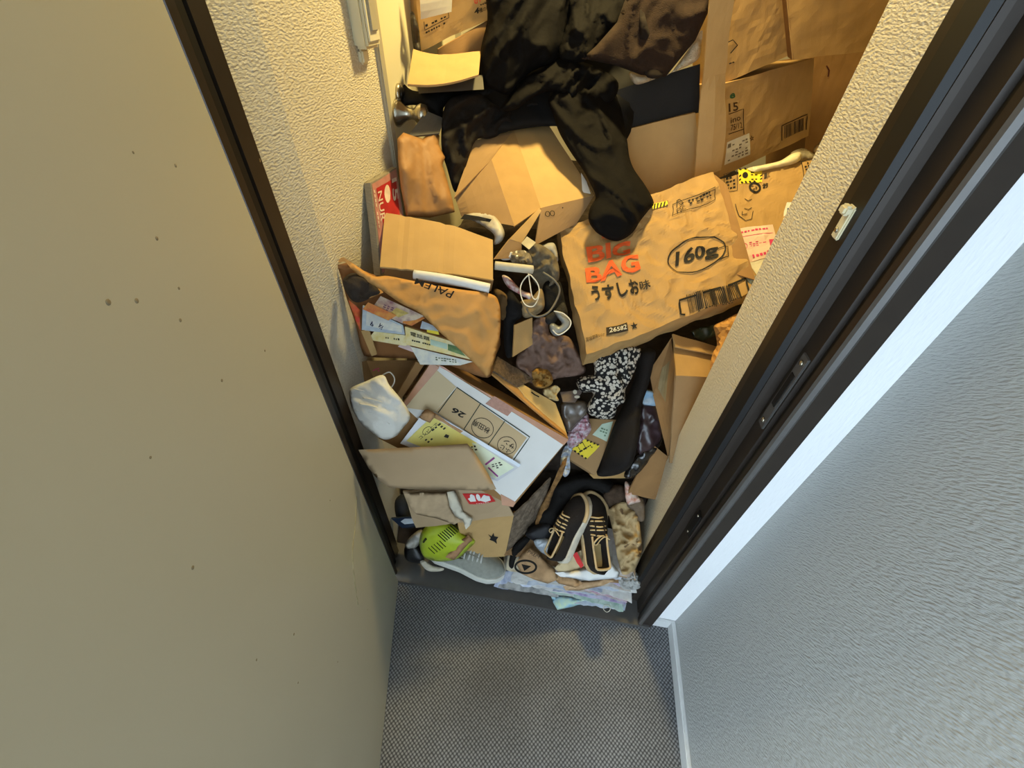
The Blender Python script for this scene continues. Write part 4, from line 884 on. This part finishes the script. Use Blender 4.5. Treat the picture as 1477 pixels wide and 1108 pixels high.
pillow('black_cloth', [(784, 410), (806, 405), (814, 430), (816, 452), (800, 452), (786, 446)], 1.19, .012, BLKC, step=5, rim=8, fold=.008, back=.02, seed=3, label='black cloth patch behind the grey cable', cat='cloth')
S = lambda x, y, d: (680 + x/5.04, 280 + y/5.04, d)
CORD = mat('white_cord', (226, 222, 210), .5, .03, 20)
tube('earphone_cord', [S(415, 580, 1.075), S(425, 650, 1.07), S(440, 740, 1.07), S(468, 765, 1.07), S(492, 720, 1.07), S(485, 660, 1.07), S(450, 610, 1.065), S(418, 588, 1.07), S(370, 640, 1.08), S(355, 700, 1.08), S(370, 770, 1.075), S(400, 810, 1.07), S(450, 815, 1.075), S(485, 760, 1.08), S(495, 690, 1.085)], .0016, CORD, n=7, seg=6, label='tangled white cord hanging in loops', cat='cord')
tube('grey_cable', [S(520, 570, 1.13), S(600, 625, 1.12), S(640, 690, 1.12), S(620, 770, 1.12), S(560, 860, 1.11), S(480, 892, 1.11), S(425, 868, 1.11), S(400, 830, 1.11)], .0028, mat('grey_rubber', (110, 104, 94), .5, .05), seg=8, label='grey cable bent in a wide loop', cat='cable')
tube('paper_roll', [(714, 383, 1.075), (740, 386, 1.075), (768, 389, 1.09)], .011, mat('roll_paper', (198, 190, 170), .6, .06, 40), seg=14, label='small rolled white paper beside the white cord', cat='paper roll')
pillow('tissue', [(722, 366), (734, 360), (742, 366), (738, 374), (724, 375)], 1.12, .014, WHITE, step=3, rim=6, fold=.01, fsc=60, back=.01, smooth=False, seed=2, label='white tissue ball in the open carton corner', cat='tissue')
pillow('plastic_wrap', [(738, 364), (760, 362), (768, 378), (760, 381), (738, 378)], 1.115, .01, mat('film_grey', (140, 130, 112), .2, .2, 60, spec=.7), step=3, rim=6, fold=.012, fsc=60, back=.01, smooth=False, seed=3, label='crinkled film behind the small white roll', cat='plastic')
panel('clear_tab', [(752, 351, 1.12), (763, 360, 1.11), (773, 350, 1.12), (760, 341, 1.13)], mat('clear_tape', (176, 166, 140), .2, .08, 40, spec=.7), .001, 3, 3, amp=.002, seed=2, label='clear tape end on the open carton flap', cat='tape')
panel('flap_piece', [(713, 374, 1.075), (752, 372, 1.14), (752, 350, 1.13), (735, 345, 1.10)], CARDIN, .004, 4, 4, amp=.002, seed=3, label='torn cardboard corner below the open carton', cat='cardboard')
pillow('red_packet', [(724, 398), (734, 400), (752, 418), (766, 424), (764, 432), (748, 424), (732, 414)], 1.10, .008, mat('red_white', (206, 196, 190), .5, .1, 70, rgb2=(150, 50, 50)), step=3, rim=4, fold=.006, back=.008, seed=4, label='red and white paper packet under the white cord', cat='packet')
# clear mask shield
gg = pillow('visor', [(800, 449), (808, 450), (822, 460), (823, 470), (817, 478), (803, 485), (795, 480), (792, 470), (798, 466), (806, 470), (810, 466), (804, 458)], 1.13, .012, mat('visor_grey', (130, 132, 130), .3, .1, 40, spec=.6), step=3, rim=6, fold=.003, back=.01, seed=1, label='folded grey-white mask beside the mauve shirt', cat='face mask')
tube('rim', [(799, 449, 1.118), (812, 452, 1.118), (823, 463, 1.118), (820, 474, 1.118), (806, 483, 1.118), (797, 476, 1.118)], .0016, CORD, gg)
pillow('striped_sock', [(786, 458), (800, 448), (812, 436), (818, 446), (818, 456), (808, 456), (800, 466), (790, 468)], 1.17, .012, mat('charcoal_knit', (52, 50, 48), .9, .3, 90, stretch=(1, 1, 6)), step=4, rim=6, back=.01, seed=5, label='charcoal ribbed sock behind the folded grey mask', cat='sock')
pillow('white_bag', [(668, 312), (690, 306), (708, 308), (722, 322), (728, 338), (722, 350), (712, 352), (712, 338), (690, 322)], [(680, 312, 1.20), (720, 345, 1.14)], .014, mat('white_bag_plastic', (198, 192, 180), .35, .1, 30, spec=.6), step=4, rim=8, fold=.01, fsc=34, back=.02, seed=7, label='white plastic bag behind the cardboard sheet', cat='plastic bag')
sheet('black_band', [(664, 316), (670, 309), (690, 312), (716, 318), (716, 322), (690, 318)], 1.155, BLACK, fold=.003, label='black band on the white plastic bag', cat='band')

# right-hand box between blouse and wall
K0, K1, K2, K3 = PX(975, 542, 1.14), PX(1032, 545, 1.18), PX(1034, 503, 1.25), PX(972, 487, 1.22)
rb = root('taped_carton', PX(985, 600, 1.2), 'worn carton with clear tape wedged beside the textured wall', 'cardboard box')
panel('top_panel', [K0, K1, K2, K3], CARD, .005, 6, 6, rb, amp=.003, seed=2)
panel('front_panel', [PX(966, 668, 1.24), PX(1000, 668, 1.27), K1, K0], CARDIN, .005, 5, 10, rb, amp=.003, seed=3)
ls, Pl = panel('left_panel', [PX(942, 570, 1.25), PX(966, 664, 1.25), K0, PX(968, 487, 1.23)][:1] + [PX(964, 662, 1.245), K0, PX(968, 488, 1.225)], CARD3, .005, 6, 8, rb, amp=.003, seed=4)
panel('left_panel', [PX(942, 568, 1.252), PX(943, 566, 1.25), PX(969, 487, 1.226), PX(936, 536, 1.26)], CARD3, .005, 4, 6, rb, amp=.003, seed=6)
Ink(Pl, .0014).rect([(949, 560), (960, 580), (966, 520), (955, 530)], 3).done('tape', mat('dull_tape', (150, 132, 96), .25, .08, 30, spec=.6), ls)
panel('flap', [PX(974, 500, 1.18), PX(1030, 512, 1.21), PX(1034, 500, 1.24), PX(970, 482, 1.20)], CARD, .005, 6, 3, rb, amp=.004, seed=5)
pillow('brown_wrapping', [(1030, 470), (1045, 462), (1066, 452), (1078, 462), (1072, 490), (1056, 520), (1040, 545), (1028, 542), (1024, 530), (1028, 510), (1034, 498), (1032, 482)], [(1035, 480, 1.19), (1060, 470, 1.20), (1035, 535, 1.15)], .03, KRAFT, step=5, rim=14, fold=.016, fsc=24, back=.02, seed=6, smooth=False, label='crumpled brown wrapping paper against the textured wall', cat='wrapping paper')
sheet('green_packet', [(996, 478), (1012, 472), (1032, 468), (1032, 484), (1014, 492), (1000, 486)], 1.26, mat('dark_green_film', (44, 54, 40), .3, .2, 50, spec=.6), fold=.008, label='dark green packet behind the taped carton', cat='packet')
pillow('blue_scrap', [(1076, 395), (1090, 398), (1096, 410), (1092, 424), (1082, 420)], 1.18, .008, mat('grey_blue_film', (130, 140, 136), .4, .1, 40), step=4, rim=4, back=.01, seed=3, label='grey-blue scrap at the end of the BIG BAG carton', cat='scrap')

# small box with yellow sticker and the odds and ends round it
c4 = [PX(814, 658, 1.31), PX(858, 686, 1.31), PX(890, 606, 1.33), PX(846, 604, 1.33)]
r_, b_, P = carton('parcel', c4, .06, CARDIN, 'flat parcel with yellow sticker and mint note under the leggings', n=5, amp=.002, seed=51)
f = P['front']
Ink(f, .0016).rect([(825, 648), (845, 663), (865, 643), (842, 633)], 3).done('yellow_sticker', YELL, b_, 'yellow sticker with black dashes')
k = Ink(f, .0022).text('エコ', [(836, 654), (846, 648), (839, 636), (829, 643)], .02)
for i in range(4): k.poly([(827+i*5, 651+i*3.4), (829.5+i*5, 653+i*3.4), (831+i*5, 651+i*3.4), (828.5+i*5, 649+i*3.4)], 'dash'); k.poly([(845+i*5, 636+i*2), (847+i*5, 637+i*2), (849+i*5, 635+i*2), (847+i*5, 634+i*2)], 'dash')
k.blocks([(848, 650), (856, 645), (851, 640), (843, 645)], 2, 3, 2).done('lettering', BLACK, b_)
Ink(f, .0018).rect([(854, 627), (875, 637), (884, 608), (868, 612)], 3).done('mint_note', mat('mint_paper', (196, 216, 196), .7, .05, 30), b_, 'mint green note')
Ink(f, .0024).blocks([(862, 626), (874, 631), (878, 619), (867, 616)], 3, 3, 2).done('note_print', mat('green_grey', (110, 140, 110), .7), b_)
WRAP = mat('shiny_wrapper', (200, 190, 200), .25, .2, 90, rgb2=(150, 60, 80), spec=.7)
pillow('candy_wrapper', [(820, 624), (832, 606), (846, 596), (850, 606), (852, 622), (836, 640), (824, 646), (818, 640)], 1.30, .014, WRAP, step=3, rim=6, fold=.012, fsc=70, back=.01, smooth=False, seed=4, label='shiny red and blue wrapper beside the apple carton', cat='wrapper')
pillow('candy_wrapper', [(812, 650), (820, 640), (826, 646), (822, 660), (822, 680), (814, 688), (808, 672)], 1.30, .01, mat('blue_white_wrapper', (204, 212, 222), .3, .2, 70, rgb2=(120, 140, 170), spec=.6), step=3, rim=5, fold=.012, fsc=70, back=.01, smooth=False, seed=6, label='crumpled blue and white wrapper at the apple carton corner', cat='wrapper')
pillow('zip_bag', [(808, 582), (826, 578), (845, 580), (848, 594), (838, 606), (824, 622), (818, 622), (810, 604)], 1.28, .016, mat('smoky_film', (104, 94, 86), .18, .15, 40, spec=.8), step=4, rim=8, fold=.008, fsc=40, back=.02, seed=5, label='smoky clear bag beside the blouse', cat='plastic bag')
pillow('bottle_label', [(925, 566), (934, 562), (946, 568), (948, 584), (936, 585), (926, 582)], 1.29, .01, mat('blue_white_label', (190, 206, 218), .4, .1, 30, rgb2=(110, 160, 196)), step=3, rim=5, back=.01, seed=3, label='blue and white packet beside the leggings', cat='packet')
pillow('purple_bag', [(924, 584), (948, 586), (955, 610), (954, 632), (940, 648), (924, 656), (918, 640), (922, 610)], 1.30, .012, mat('dark_violet_film', (62, 46, 50), .3, .2, 40, spec=.6), step=4, rim=8, fold=.01, fsc=30, back=.02, seed=3, label='dark violet plastic bag between leggings and taped carton', cat='plastic bag')
pillow('black_plastic', [(918, 656), (940, 640), (955, 622), (956, 640), (940, 660), (922, 682), (908, 690), (900, 684)], 1.31, .01, mat('black_film', (36, 34, 34), .2, .2, 40, spec=.8), step=4, rim=5, fold=.012, fsc=50, back=.015, seed=6, label='glossy black film below the violet bag', cat='plastic')
panel('cardboard_piece', [(905, 712, 1.34), (950, 722, 1.37), (975, 668, 1.30), (940, 640, 1.30)], CARD3, .005, 6, 6, amp=.005, seed=4, label='dark brown cardboard leaning on the wall under the taped carton', cat='cardboard')
panel('cardboard_piece', [(856, 690, 1.345), (902, 690, 1.35), (912, 672, 1.35), (850, 684, 1.34)], CARD, .004, 5, 3, amp=.004, seed=6, label='brown cardboard edge below the leggings', cat='cardboard')
# ---------------------------------------------------------------- shoes and papers on the sill
def shoe(name, heel, toe, roll, label, upper, sole, lace, insole_m, L0=.27, W0=1.0, toe_cap=None, group=None):
    x = (toe-heel); L = x.length; x.normalize()
    up = Vector((0, -.15, 1)); up = (up - x*up.dot(x)).normalized(); y = up.cross(x)
    cr, sr = math.cos(roll), math.sin(roll); up, y = up*cr + y*sr, y*cr - up*sr
    def W(a, b, c): return heel + x*a*L + y*b*L/L0*W0 + up*c*L/L0
    t = root(name, heel, label, 'shoe', group)
    NS, NQ = 26, 18
    hw = lambda a: float(np.interp(a, [0, .04, .12, .3, .45, .68, .82, .92, .98, 1], [.010, .024, .033, .034, .035, .046, .044, .032, .016, .006]))
    hh = lambda a: float(np.interp(a, [0, .05, .2, .42, .5, .62, .8, .92, .98, 1], [.062, .072, .066, .062, .070, .066, .048, .036, .024, .012]))
    op = lambda a: float(np.interp(a, [0, .035, .06, .36, .46, .5], [0, 0, 1, 1, .3, 0]))
    vs, fs = [], []
    for i in range(NS+1):
        a = i/NS; w, h, o = hw(a), hh(a), op(a)
        for j in range(NQ+1):
            q = j/NQ; c = -math.cos(math.pi*q); s = math.sin(math.pi*q)
            yy = c*w*(1 - .15*s); zz = h*s**.62
            if o > 0 and .22 < q < .78:
                e = min(1, (q-.22)/.12, (.78-q)/.12); zz = zz*(1-o*e) + .016*o*e
            vs.append(W(a, yy, zz))
    for i in range(NS):
        for j in range(NQ): k = i*(NQ+1)+j; fs.append([k, k+1, k+NQ+2, k+NQ+1])
    link('upper', vs, fs, upper, t, smooth=True)
    ring = []
    for i in range(NS+1): ring.append((i/NS, hw(i/NS)+.004))
    for i in range(NS, -1, -1): ring.append((i/NS, -hw(i/NS)-.004))
    n = len(ring); vs = []
    for z, g in ((-.022, .93), (-.012, 1), (.006, 1), (.010, .95)): vs += [W(a*1.03-.015, b*g, z) for a, b in ring]
    fs = [[k*n+i, k*n+(i+1) % n, (k+1)*n+(i+1) % n, (k+1)*n+i] for k in range(3) for i in range(n)] + [list(range(n)), list(range(3*n, 4*n))[::-1]]
    link('sole', vs, fs, sole, t, smooth=False)
    # collar rim along the opening
    col = [W(a, s*hw(a)*.62, hh(a)*.93) for s, seq in ((1, (.46, .36, .25, .14, .07)), (-1, (.07, .14, .25, .36, .46))) for a in seq]
    v2, f2 = tube_geo(catmull(col, 4), .0042*L/L0, 6); link('collar', v2, f2, toe_cap or upper, t, smooth=True)
    ins = [W(a, s*hw(a)*.46, .0175) for a in (.07, .12, .2, .3, .38) for s in (-1, 1)]
    link('insole', ins, [[0, 1, 3, 2], [2, 3, 5, 4], [4, 5, 7, 6], [6, 7, 9, 8]], insole_m, t)
    tg = [W(a, s*.015, hh(a)*1.0+.006) for a in (.42, .5, .58, .66) for s in (-1, 0, 1)]
    link('tongue', tg, [[r*3+c, r*3+c+1, r*3+c+4, r*3+c+3] for r in range(3) for c in range(2)], upper, t, smooth=True)
    for i in range(5):
        a = .47+i*.055; s = 1 if i % 2 else -1
        v2, f2 = tube_geo(catmull([W(a, -.024, hh(a)*.80), W(a+.008*s, 0, hh(a)+.011), W(a+.014, .024, hh(a+.014)*.80)], 5), .0032*L/L0, 6, .6); link('lace', v2, f2, lace, t, smooth=True)
    bow = [W(.46, 0, hh(.46)+.010), W(.43, .014, .082), W(.38, .024, .078), W(.36, .016, .074), W(.42, .004, .082), W(.45, -.01, .084), W(.41, -.026, .074)]
    v2, f2 = tube_geo(catmull(bow, 5), .0028*L/L0, 6, .6); link('lace_bow', v2, f2, lace, t, smooth=True)
    if toe_cap:
        arc = [W(a, hw(a)+.004, .006) for a in (.70, .80, .90, .97)] + [W(1.012, 0, .008)] + [W(a, -hw(a)-.004, .006) for a in (.97, .90, .80, .70)]
        v2, f2 = tube_geo(catmull(arc, 4), .008*L/L0, 8); link('toe_bumper', v2, f2, toe_cap, t, smooth=True)
    return t
SUEDE = mat('black_canvas', (34, 28, 24), .9, .12, 60, .3, 300)
TAN = mat('tan_rubber', (196, 170, 128), .7, .08, 40)
WSOLE = mat('white_rubber', (206, 198, 180), .6, .08, 40)
LACE = mat('cream_lace', (200, 178, 138), .8, .06, 60)
shoe('sneaker', ON(862, 826, 2, .25), ON(850, 712, 2, .37), -.12, W0=1.2, label='black sneaker with cream laces and tan toe rim, its sole flat on the papers', upper=SUEDE, sole=TAN, lace=LACE, insole_m=mat('tan_insole', (176, 150, 100), .8, .08), toe_cap=TAN)
shoe('sneaker', ON(806, 808, 2, .24), ON(842, 716, 2, .40), .75, W0=1.15, label='black sneaker tipped on its side against its laced mate', upper=SUEDE, sole=WSOLE, lace=LACE, insole_m=mat('yellow_insole', (190, 160, 104), .8, .08), toe_cap=TAN)
GREYF = mat('grey_mesh', (150, 152, 144), .8, .08, 70, .3, 400)
shoe('sneaker', ON(622, 792, 2, .10), ON(727, 826, 2, .075), .25, 'pale grey sneaker lying under the lime shell on the sill', GREYF, mat('white_midsole', (214, 214, 206), .6, .05), mat('grey_lace', (196, 198, 196), .8), GREYF, W0=1.05)
pillow('black_shoe', [(583, 792), (590, 783), (604, 786), (612, 800), (610, 812), (596, 812), (585, 806)], 1.52, .03, mat('black_leather', (22, 22, 24), .35, .1, 40, spec=.5), step=4, rim=10, fold=.003, back=.03, seed=2, label='black shoe toe in the corner by the left jamb', cat='shoe')
pillow('white_toe', [(606, 812), (612, 808), (624, 816), (640, 820), (636, 824), (618, 824)], 1.50, .01, WSOLE, step=3, rim=4, fold=.001, back=.01, seed=2, label='white sole edge showing under the lime shell', cat='shoe sole')
pillow('plastic_bag', [(584, 786), (592, 774), (606, 764), (614, 770), (608, 780), (600, 790), (590, 792)], 1.49, .012, mat('clear_grey_film', (164, 160, 152), .2, .1, 40, spec=.7), step=3, rim=6, fold=.01, fsc=50, back=.01, seed=4, label='clear plastic bag scrap beside the lime shell', cat='plastic bag')
# lime shell
LIME = mat('lime_plastic', (176, 196, 44), .45, .06, 30, spec=.5, dirt=((96, 104, 40), 130, .68))
lsx = pillow('plastic_shell', [(605, 786), (607, 770), (616, 758), (634, 749), (652, 753), (672, 770), (687, 779), (676, 792), (660, 806), (640, 810), (625, 809), (611, 803)],
       [(605, 786, 1.47), (634, 749, 1.43), (686, 779, 1.42), (640, 806, 1.47)], .075, LIME, step=4, rim=34, fold=.0015, back=.01, seed=2, label='lime green slotted plastic shell lying on the grey sneaker', cat='plastic shell')
SLOT = mat('slot_dark', (44, 50, 16), .8)
fd = FRONT['plastic_shell']
def on_shell(*pts): return [(u, v, fd(u, v) - .0006) for u, v in pts]
for i in range(8):
    x0, y0 = 652-2.9*i, 756+2.2*i; tube('slot', on_shell((x0, y0), (x0+5, y0+4.5), (x0+11, y0+10)), .0017, SLOT, lsx, seg=5, n=3)
for i in range(5):
    x0, y0 = 618+4.0*i, 790-2.4*i; tube('slot', on_shell((x0, y0), (x0+4, y0+4), (x0+9, y0+8.5)), .0017, SLOT, lsx, seg=5, n=3)
tube('slot', on_shell((611, 782), (613, 779), (615, 777)), .004, SLOT, lsx, seg=6, n=3)
sheet('brown_flap', [(642, 804), (656, 790), (664, 780), (676, 772), (682, 780), (676, 784), (664, 798), (655, 808)], [(642, 804, 1.40), (680, 778, 1.375)], mat('brown_paper', (172, 132, 96), .8, .1, 40), fold=.006, rim=5, label='brown paper flap folded over the lime shell', cat='paper')
o_, Pq = panel('packet', [(580, 762, 1.47), (622, 755, 1.44), (617, 744, 1.43), (564, 748, 1.46)], mat('navy_packet', (40, 52, 74), .3, .1, 40, spec=.6), .006, 4, 3, amp=.002, seed=3, label='navy packet with a pale picture under the cardboard flap', cat='packet')
Ink(Pq, .001).poly([(578, 752), (584, 748), (600, 748), (612, 748), (604, 754), (584, 756)]).done('pale_picture', mat('pale_blue_print', (206, 212, 220), .5), o_)
pillow('dark_bundle', [(570, 722), (584, 714), (596, 742), (620, 744), (606, 758), (584, 762), (572, 748)], 1.50, .02, mat('blue_black', (36, 40, 50), .8, .15, 40), step=5, rim=8, fold=.01, back=.02, seed=6, label='blue-black cloth in the corner behind the navy packet', cat='cloth')
# black bag round the sneakers
pillow('black_bag', [(800, 700), (822, 688), (848, 684), (872, 690), (886, 700), (880, 718), (862, 708), (846, 706), (832, 716), (812, 740), (796, 768), (770, 770), (757, 764), (766, 752), (784, 734), (794, 716)], [(850, 690, 1.40), (760, 762, 1.46), (800, 730, 1.42)], .03, BLKC, step=5, rim=14, fold=.012, fsc=16, back=.03, seed=4, label='limp black bag behind the two black sneakers', cat='bag')
pillow('black_shoe', [(758, 768), (772, 758), (794, 752), (800, 764), (794, 778), (776, 782), (762, 776)], 1.42, .025, mat('dull_black', (28, 28, 32), .6, .1, 40), step=4, rim=10, fold=.003, back=.03, seed=7, label='dull black shoe left of the tipped sneaker', cat='shoe')
# beige bag by the right jamb
BEIGE = mat('stained_beige', (186, 160, 116), .8, .12, 14, .15, 100, dirt=((110, 84, 56), 22, .60))
pillow('beige_bag', [(877, 738), (884, 730), (898, 724), (910, 728), (920, 742), (925, 775), (925, 800), (914, 824), (900, 832), (892, 812), (888, 790), (884, 768), (880, 750)], [(885, 735, 1.38), (925, 790, 1.38), (900, 830, 1.41)], .012, BEIGE, step=3, rim=8, fold=.034, fsc=34, ang=90, aniso=1.5, back=.03, seed=5, label='stained beige bag slumped against the right jamb', cat='bag')
pillow('torn_wrapper', [(901, 697), (906, 696), (914, 708), (924, 722), (916, 726), (906, 728), (902, 718)], 1.35, .006, mat('white_red_wrapper', (220, 210, 200), .5, .1, 60, rgb2=(196, 120, 90)), step=3, rim=4, fold=.008, fsc=60, back=.006, seed=3, label='white and red torn wrapper above the beige bag', cat='wrapper')
pillow('brown_rag', [(870, 712), (884, 700), (900, 702), (904, 724), (892, 730), (878, 732)], 1.40, .02, mat('umber_rag', (74, 58, 44), .9, .15, 60, .3, 200), step=4, rim=8, fold=.012, fsc=40, back=.02, seed=2, label='umber rag between black bag and beige bag', cat='rag')
pillow('grey_rag', [(904, 728), (916, 716), (928, 720), (930, 748), (922, 752), (914, 738)], 1.37, .014, mat('grey_taupe_rag', (116, 100, 82), .9, .12, 60, .3, 200), step=4, rim=6, fold=.012, fsc=36, back=.02, seed=8, label='taupe rag by the right wall above the beige bag', cat='rag')
# pad of crushed papers on the sill
KINDS = [('pale blue printed sheet', (216, 222, 232), (180, 192, 212)), ('white printed sheet', (228, 228, 226), (204, 200, 196)), ('bluish grey sheet', (204, 210, 224), (150, 160, 190)), ('tan cardboard scrap', (196, 164, 126), (160, 126, 90)),
         ('greyed paper sheet', (208, 202, 194), (176, 160, 150)), ('pink tinged sheet', (218, 200, 210), (186, 130, 160)), ('brown stained scrap', (176, 140, 100), (120, 92, 62)), ('newspaper with grey columns', (200, 200, 198), (130, 132, 136)),
         ('mint tinted flyer', (206, 222, 212), (160, 196, 180)), ('cream envelope paper', (222, 212, 186), (200, 180, 140)), ('violet and white leaflet', (214, 208, 226), (150, 130, 180)), ('white tissue sheet', (234, 234, 232), (216, 216, 214))]
PAPC = [mat('paper_%d' % i, c, .75, .12, 40, rgb2=c2) for i, (_, c, c2) in enumerate(KINDS)]
names = [k_[0] for k_ in KINDS]
rr = random.Random(12)
for i in range(30):
    z = .022 + i*.0056; g = i/30
    cx = rr.uniform(.03, .26); wx = rr.uniform(.09, .15); 
    x0, x1 = max(-.10 + .02*g, cx-wx), min(.375, cx+wx)
    if i % 3 == 0: x1 = .372 - rr.uniform(0, .02); x0 = x1 - rr.uniform(.18, .34)
    yf = .565 + .05*g + rr.uniform(0, .022); yb = yf + rr.uniform(.12, .16)
    sk = rr.uniform(-.012, .012); ci = [0, 1, 7, 8, 11, 2, 10, 1, 0, 4, 11, 5, 1, 9, 2, 7, 0, 11, 4, 10, 1, 6, 2, 9, 0, 3, 6, 4, 3, 6][i]
    zz = lambda q: z + rr.uniform(-.002, .003)
    c = [Vector((x0, yf+sk, zz(0))), Vector((x1, yf-sk, zz(0))), Vector((x1, yb, z+.03*g)), Vector((x0, yb, z+.03*g))]
    panel('paper_sheet', c, PAPC[ci], .0012, 14, 6, None, amp=.006, sc_=22, seed=i, ragged=.05, label='%s in the crushed paper pad on the door sill' % names[ci], cat='paper', group='crushed papers on the door sill')
def sl(name, pts, z, mt, label, cat='paper', t=.0012, fold=.004, group=None, **k):
    """sheet lying at about height z: outline pixels, depth from that height"""
    ctrl = [(u, v, (ON(u, v, 2, zz) - EYE).length/ray(u, v).length) for (u, v, zz) in z]
    return sheet(name, pts, ctrl, mt, t=t, fold=fold, label=label, cat=cat, group=group, **k)
sl('flyer', [(712, 846), (722, 826), (738, 818), (752, 834), (768, 846), (744, 852), (724, 850)], [(712, 846, .03), (738, 818, .05), (768, 846, .04)], PAPC[2], 'pale blue flyer corner beside the grey sneaker toe', 'flyer', seed=3)
o_ = sl('flyer', [(794, 858), (812, 860), (852, 866), (842, 872), (804, 880), (798, 870)], [(794, 858, .028), (850, 866, .028), (804, 880, .021)], mat('blue_green_flyer', (150, 190, 210), .5, .15, 40, rgb2=(200, 216, 170)), 'blue and green flyer hanging over the sill edge', 'flyer', seed=4)
tube('rubber_band', [(870, 878, 1.462), (873, 873, 1.46), (879, 874, 1.458), (880, 880, 1.46), (875, 883, 1.462)], .0011, OFFW, closed=True, seg=5, n=4, label='thin white rubber band on the sill edge', cat='rubber band')
sl('white_sheet', [(800, 826), (826, 824), (848, 820), (866, 806), (882, 810), (894, 826), (892, 834), (872, 836), (850, 838), (824, 834), (808, 832)], [(800, 826, .21), (870, 806, .24), (894, 830, .20)], WHITE, 'crumpled white sheet under the heel of the laced sneaker', seed=5, fold=.008, t=.004, rim=6)
sl('paper_bag', [(800, 820), (812, 806), (838, 794), (846, 816), (826, 826), (808, 828)], [(800, 820, .215), (838, 794, .25)], mat('cream_red_bag', (206, 186, 146), .7, .08, 30), 'cream paper bag under the black sneakers', seed=6, fold=.006)
sl('red_stripe', [(826, 800), (832, 796), (842, 816), (838, 820), (832, 812)], [(826, 800, .258), (840, 818, .228)], REDI, 'red stripe of paper beside the sneakers', seed=6, fold=.002)
o_ = sl('torn_box_piece', [(744, 812), (752, 800), (764, 790), (776, 796), (784, 806), (800, 820), (806, 836), (790, 842), (770, 836), (752, 828)], [(744, 812, .17), (776, 794, .22), (800, 836, .19)], mat('torn_tan_board', (180, 146, 108), .9, .15, 40), 'torn tan carton piece with a black ring print', 'cardboard', seed=8, fold=.01, t=.003)
Pr = Patch([ON(740, 840, 2, .19), ON(790, 840, 2, .19), ON(790, 790, 2, .225), ON(740, 790, 2, .225)])
Ink(Pr, .008).ellipse((758, 818), (15, 1), (-1, 9), 3).poly([(752, 814), (766, 817), (756, 824)]).text('PREM', [(760, 798), (776, 806), (779, 802), (763, 794)], .0).done('ring_print', BLACK, o_)
sl('torn_box_piece', [(790, 826), (806, 824), (830, 834), (842, 842), (830, 848), (806, 842)], [(790, 826, .185), (842, 842, .18)], PAPC[6], 'brown stained board strip below the cream paper bag', 'cardboard', seed=9, fold=.012, t=.003)
sl('torn_box_piece', [(812, 846), (840, 838), (868, 836), (886, 838), (866, 846), (836, 852), (816, 852)], [(812, 848, .15), (886, 838, .165)], PAPC[3], 'flat tan board strip under the white sheet', 'cardboard', seed=10, fold=.006, t=.003)
pillow('zip_bag', [(770, 780), (784, 776), (802, 784), (806, 800), (790, 802), (776, 792)], 1.40, .01, mat('clear_blue_film', (160, 170, 180), .2, .2, 60, spec=.7), step=3, rim=6, fold=.012, fsc=60, back=.01, seed=5, label='clear zip bag in front of the dull black shoe', cat='plastic bag')
pillow('black_strap', [(736, 800), (742, 786), (758, 774), (766, 776), (754, 792), (744, 806), (740, 820), (734, 816)], 1.44, .014, BLKC, step=4, rim=5, fold=.004, back=.02, seed=3, label='black strap between torn carton and paper pad', cat='strap')
pillow('grey_wrap', [(892, 838), (902, 826), (918, 826), (926, 840), (920, 850), (900, 850)], 1.42, .012, mat('grey_white_film', (170, 170, 166), .5, .15, 50), step=3, rim=6, fold=.014, fsc=60, back=.012, smooth=False, seed=4, label='grey crumpled wrap at the right end of the paper pad', cat='wrap')
# the dark crushed layer that carries the heap
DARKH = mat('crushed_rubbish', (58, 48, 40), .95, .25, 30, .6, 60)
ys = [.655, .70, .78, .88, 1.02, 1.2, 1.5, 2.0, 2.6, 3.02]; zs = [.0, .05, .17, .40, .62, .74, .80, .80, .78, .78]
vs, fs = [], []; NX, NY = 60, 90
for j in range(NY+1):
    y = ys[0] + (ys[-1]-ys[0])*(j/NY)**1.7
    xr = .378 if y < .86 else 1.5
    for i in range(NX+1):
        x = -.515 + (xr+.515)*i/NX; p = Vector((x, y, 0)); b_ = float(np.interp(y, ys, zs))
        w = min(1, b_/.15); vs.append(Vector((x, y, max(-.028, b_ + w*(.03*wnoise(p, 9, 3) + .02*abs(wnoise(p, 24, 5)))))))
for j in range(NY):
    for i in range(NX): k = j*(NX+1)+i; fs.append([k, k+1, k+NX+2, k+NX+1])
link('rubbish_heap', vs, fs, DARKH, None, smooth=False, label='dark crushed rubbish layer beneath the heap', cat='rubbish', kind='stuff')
